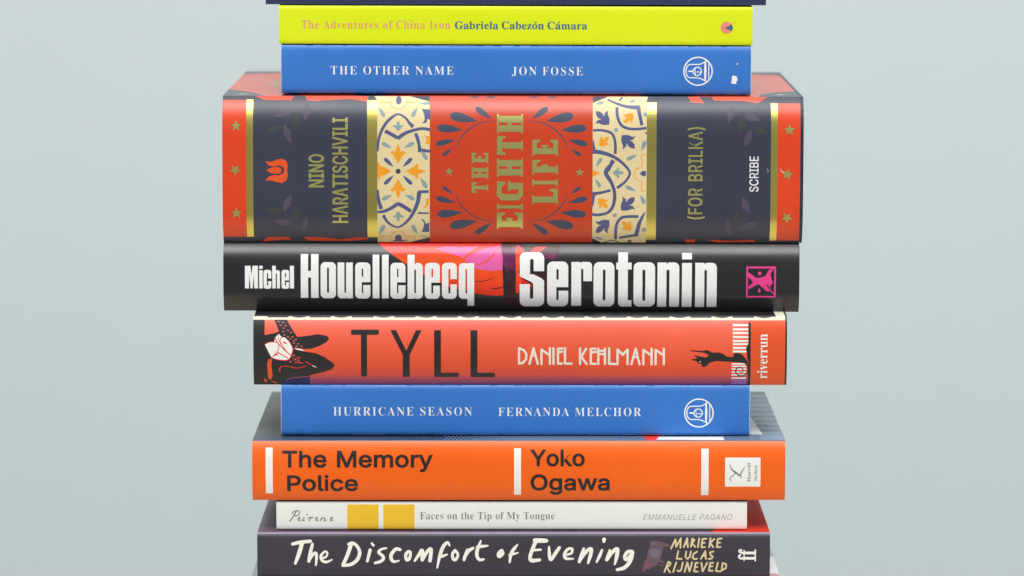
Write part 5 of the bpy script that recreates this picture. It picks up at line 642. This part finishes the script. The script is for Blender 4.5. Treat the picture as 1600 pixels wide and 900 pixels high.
# leaf wreath on the red centre
wl = [((155, 135), (285, 162), 33), ((290, 95), (366, 150), 21), ((76, 203), (200, 213), 29), ((60, 293), (155, 270), 21), ((90, 357), (138, 322), 13)]
for (f_, t_, r_) in wl:
    for mx in (0, 1):
        for my in (0, 1):
            q = lambda p: F5([((968 - p[0]) if mx else p[0], (912 - p[1]) if my else p[1])])[0]
            a_, c_ = q(f_), q(t_); L.append((LN, drop(a_[0], a_[1], c_[0], c_[1], r_ / 3.75)))
for mx in (0, 1):
    for my in (0, 1):
        L.append((LN, stroke(F5([((968 - x_) if mx else x_, (912 - y_) if my else y_) for x_, y_ in ((157, 318), (200, 240), (280, 180), (380, 158))]), [1.0, 2.0, 1.8, 0.8])))
L += [(LN, F5(disc(268, 20, 26, 9, n=12))), (LN, F5(disc(362, 22, 26, 9, n=12))), (LN, F5(disc(612, 20, 26, 9, n=12))), (LN, F5(disc(722, 20, 26, 9, n=12)))]
fl = [F3([(266, 402), (300, 406), (330, 393), (360, 387), (385, 398), (394, 425), (390, 452), (394, 482), (385, 510), (360, 524), (330, 520), (300, 510), (266, 512), (285, 490), (315, 478), (340, 482), (368, 470), (374, 453), (368, 435), (340, 424), (315, 432), (285, 424)]),
      F3([(270, 453), (300, 438), (335, 432), (352, 440), (360, 453), (352, 466), (335, 474), (300, 470)])]
b.spine([m_red, m_nvy, m_gold, m_tile, m_tb, m_ts, m_to, m_ln, m_gh1, m_gh2, m_tan, m_redc], L)
b.ink('publisher_emblem', fl, m_or5)
gs = [star(368.6, 196.4, 9.2), star(367.2, 265, 9.2, rot=90), star(368.6, 333.6, 9.2), star(1232.8, 201, 9.6), star(1230.2, 270.5, 9.4, rot=70), star(1230.4, 339, 9.4, rot=90), star(701.4, 267.6, 7.4), star(905.6, 268.4, 7.4)]
for s_ in gs: b.ink('gold_star', [s_], m_gt)
def slab(ch, v0, v1, uT, uB, st, sf):
    """slab letter reading upward: x runs v0 -> v1 (up the page), height uB -> uT (towards the left)"""
    w_ = v0 - v1; h = uB - uT; e = sf * 0.85
    R = lambda a, c, d, f_: [(a, c), (d, c), (d, f_), (a, f_)]
    P = []
    if ch == 'I': P = [R(0, 0, w_, sf), R(0, h - sf, w_, h), R(e, 0, w_ - e, h)]
    if ch == 'H': P = [R(e, 0, e + st, h), R(w_ - e - st, 0, w_ - e, h), R(0, 0, st + 2 * e, sf), R(0, h - sf, st + 2 * e, h), R(w_ - st - 2 * e, 0, w_, sf), R(w_ - st - 2 * e, h - sf, w_, h), R(e, h * .42, w_ - e, h * .60)]
    if ch == 'T': P = [R(w_ / 2 - st / 2, 0, w_ / 2 + st / 2, h), R(w_ / 2 - st / 2 - e, 0, w_ / 2 + st / 2 + e, sf), R(0, h - st * .8, w_, h), [(0, h), (0, h - st * 1.35), (sf, h - st * 1.35), (sf * 1.9, h - st * .7)], [(w_, h), (w_, h - st * 1.35), (w_ - sf, h - st * 1.35), (w_ - sf * 1.9, h - st * .7)]]
    if ch in 'EF':
        P = [R(e, 0, e + st, h), R(0, h - sf, e + st, h), R(0, 0, e + st + (e if ch == 'F' else 0), sf), R(e, h - st * .75, w_, h), [(w_, h), (w_, h - st * 1.3), (w_ - sf, h - st * 1.3), (w_ - sf * 1.9, h - st * .7)], R(e, h * .44, w_ * .68, h * .58), R(w_ * .68 - sf, h * .38, w_ * .68, h * .64)]
        if ch == 'E': P += [R(e, 0, w_, st * .75), [(w_, 0), (w_, st * 1.3), (w_ - sf, st * 1.3), (w_ - sf * 1.9, st * .7)]]
    if ch == 'L': P = [R(e, 0, e + st, h), R(0, h - sf, st + 2 * e, h), R(0, 0, w_, sf), R(e, 0, w_, st * .75), [(w_, 0), (w_, st * 1.4), (w_ - sf, st * 1.4), (w_ - sf * 1.9, st * .7)]]
    if ch == 'G':
        c = st * .7; P = [[(0, c), (c, 0), (w_ - sf, 0), (w_ - sf, h * .5), (w_, h * .5), (w_, h * .5 + sf), (w_ * .48, h * .5 + sf), (w_ * .48, h * .5), (w_ - sf - st, h * .42), (w_ - sf - st, st * .72), (c + st * .45, st * .72), (st, st * .72 + c * .5), (st, h - st * .72 - c * .5), (c + st * .45, h - st * .72), (w_ - st * 1.1, h - st * .72), (w_ - sf * 1.6, h - st * 1.3), (w_ - sf * .3, h - st * 1.3), (w_ - sf * .3, h), (c, h), (0, h - c)]]
    return [[(uB - y_, v0 - x_) for x_, y_ in p] for p in P]
tt = []
for ch, v0, v1 in (('T', 301, 283.6), ('H', 278.6, 259.6), ('E', 254.4, 237.6)): tt.append(slab(ch, v0, v1, 736.6, 762.6, 5.9, 2.4))
for ch, v0, v1 in (('E', 357.6, 331.6), ('I', 327.8, 317.6), ('G', 312.6, 281.6), ('H', 275.8, 246.2), ('T', 241, 211), ('H', 207.2, 177.4)): tt.append(slab(ch, v0, v1, 776, 816.8, 10.2 if ch != 'I' else 8.2, 3.1))
for ch, v0, v1 in (('L', 318.4, 294.2), ('I', 289.8, 278.8), ('F', 271.2, 248.4), ('E', 242.2, 216.8)): tt.append(slab(ch, v0, v1, 831.2, 871.4, 9.6 if ch != 'I' else 8.0, 3.0))
b.ink('title_lettering', tt, m_gt)
b.ink('author_lettering', text('I', 'NINO', 293.4, 239.4, 506.6, 25.6, dw=1.5, up=True, track=20) + text('I', 'HARATISCHVILI', 349.6, 182.4, 543.9, 25.8, dw=1.4, up=True, track=24), m_gt)
b.ink('subtitle_lettering', text('I', '(FOR BRILKA)', 342.4, 196.2, 1098, 23.4, dw=0.95, up=True, track=36, space=260), m_gt)
b.ink('publisher_lettering', text('I', 'SCRIBE', 298.4, 242.2, 1185, 14.4, dw=0.3, up=True), m_iw)
b.ink('scuff_mark', [stroke([(1219, 262), (1222, 267), (1226, 270)], [1.2, 2.0, 0.8]), stroke([(1198, 262), (1200, 265), (1199, 268)], 0.7)], mat('scuffed_paper', lin((214, 168, 160)), rough=0.6))
# top cover: navy corners with stars, red field, tan rosettes
L = [(1, [(0, 0), (17, 0), (13, 14), (5, 30), (0, 36)]), (1, [(234.7, 0), (217.7, 0), (219, 12), (226, 26), (234.7, 32)]), (1, [(0, 128), (20, 138), (60, 144), (120, 146), (180, 144), (216, 138), (234.7, 126), (234.7, 150), (0, 150)]),
     (2, star(7.6, 11, 3.0)), (2, star(227.4, 12, 3.0)),
     (1, [(24, 2), (30, 1), (33, 6), (28, 12)]), (1, [(56, -1), (62, -1), (72, 9), (50, 9)]), (1, [(172, 0), (190, 0), (196, 10), (168, 8)])]
for sx in (1, -1):
    X0 = 0 if sx > 0 else 234.7
    for cx_, r0, r1 in ((27, 12, 22), (27, 7, 13)):
        L.append((3 if r0 == 12 else 4, ('eo', [disc(X0 + sx * cx_, 70, r0, r1 * 1.6, n=28), disc(X0 + sx * cx_, 70, r0 - 3, (r1 - 3) * 1.5, n=28)])))
    L.append((3, disc(X0 + sx * 30, 70, 5, 10)))
b.top([m_red, m_nvy, m_tile, m_tan, m_ts], L)

# ---- 2 upper blue paperback
b = Book('paperback_book', 'upper blue paperback, between the yellow-green book and the thick patterned one', G, 439, 1174, 72.8, 149, .2606, -94.1, 17, 204.05, 20.15, 125, 0.8, 13, m_blue, roll=0.2, gap=0.6)
b.spine([m_blue, m_wear_lit, m_cut], worn_lit_edges(439, 1174, 72.8, 149, 5))
b.ink('title_lettering', text('S', 'THE OTHER NAME', 517, 708.4, 118.6, 12.6, dw=-0.42, track=80, space=160), m_iw)
b.ink('author_lettering', text('S', 'JON FOSSE', 800, 910.5, 118.9, 12.6, dw=-0.42, track=80, space=160), m_iw)
b.ink('publisher_emblem', bell(1090.6, 112.0), m_iw)
Zc = zoomed(1060, 74, 12)
b.ink('scuff_mark', [Zc([(1005, 545), (1040, 535), (1090, 550), (1110, 620), (1078, 670), (1100, 690), (1040, 695), (990, 685), (1002, 620)]), Zc(disc(1105, 315, 14, n=8))], m_iw)

# ---- 1 acid yellow-green paperback
m_yg = mat('cover_acid_yellow', lin((220, 236, 2)), rough=0.45, var=0.02)
b = Book('paperback_book', 'acid yellow-green paperback with small pink and blue lettering', G, 436, 1176, 11.2, 71.5, .2602, -94.7, 17, 224.26, 16.05, 125, 0.5, 13, m_yg, roll=0.2, gap=0.5)
b.spine([m_yg], [])
m_pk = mat('ink_salmon_pink', lin((236, 140, 126)), rough=0.5); m_tb2 = mat('ink_steel_blue', lin((62, 106, 134)), rough=0.5)
b.ink('title_lettering', text('S', 'The Adventures of China Iron', 471, 703, 46.8, 12.2, dw=-0.34, track=36, space=190), m_pk)
b.ink('author_lettering', text('S', 'Gabriela Cabezón Cámara', 710.5, 917.5, 47.4, 12.2, dw=0.22, track=6, space=150), m_tb2)
Zd = zoomed(780, -0.7, 3.2)
b.ink('publisher_emblem', [Zd(disc(1137, 142, 30)), stroke(Zd([(1150, 130), (1185, 112)]), 0.7)], m_pk)
b.ink('publisher_emblem', [Zd([(1128, 144), (1162, 126), (1169, 142), (1164, 158)])], m_tb2, proud=0.00014)

# ---- 0 dark navy book, only its lower edge is in the picture
m_nb = mat('cover_ink_navy', lin((44, 56, 92)), rough=0.4)
b = Book('paperback_book', 'dark navy book on top of the stack, cut off by the upper edge', G, 415, 1197, -80, 9.5, .2600, -100.1, 17, 240.39, 24.0, 132, 0.45, 11, m_nb, roll=0.12, gap=0.5)
b.spine([m_nb], [])
b.ink('title_lettering', [stroke([(610.5, -14), (611, -4), (610, 1.2)], 1.6)], m_iw)
b.ink('author_lettering', [stroke([(1076.5, -12), (1077, 0.8)], 1.6)], m_iw)


# ------------------------------------------------------------------ backdrop and plinth (the setting)
m_wall = mat('backdrop_paint', (0.66, 0.745, 0.75), rough=0.9, spec=0.2, var=0.012, bump=0.0, scale=3)
m_floor = mat('floor_paint', (0.30, 0.30, 0.28), rough=0.8, spec=0.2, var=0.02, bump=0.0, scale=5)
m_pl = mat('plinth_paint', (0.6, 0.6, 0.58), rough=0.6, var=0.02, bump=0.02, scale=200)
m_tb_ = mat('bounce_table_tan', (0.58, 0.50, 0.38), rough=0.5, spec=0.3, var=0.02, bump=0.0, scale=8)
w = box_obj('backdrop', -4, 4, 1.6, 1.64, -1.0, 2.8, m_wall); w['kind'] = 'structure'
g = box_obj('floor', -4, 4, -4, 1.6, -1.04, -1.0, m_floor); g['kind'] = 'structure'
tb = box_obj('bounce_tabletop', -0.8, 0.8, -0.75, 0.5, -0.27, -0.23, m_tb_, bevel=0.003); tb['kind'] = 'structure'  # unseen surface added so the gold spine's lower curve has something bright to reflect
pl = box_obj('plinth', -0.095, 0.095, -0.008, 0.112, -0.23, 0.0, m_pl, bevel=0.002); pl['kind'] = 'structure'
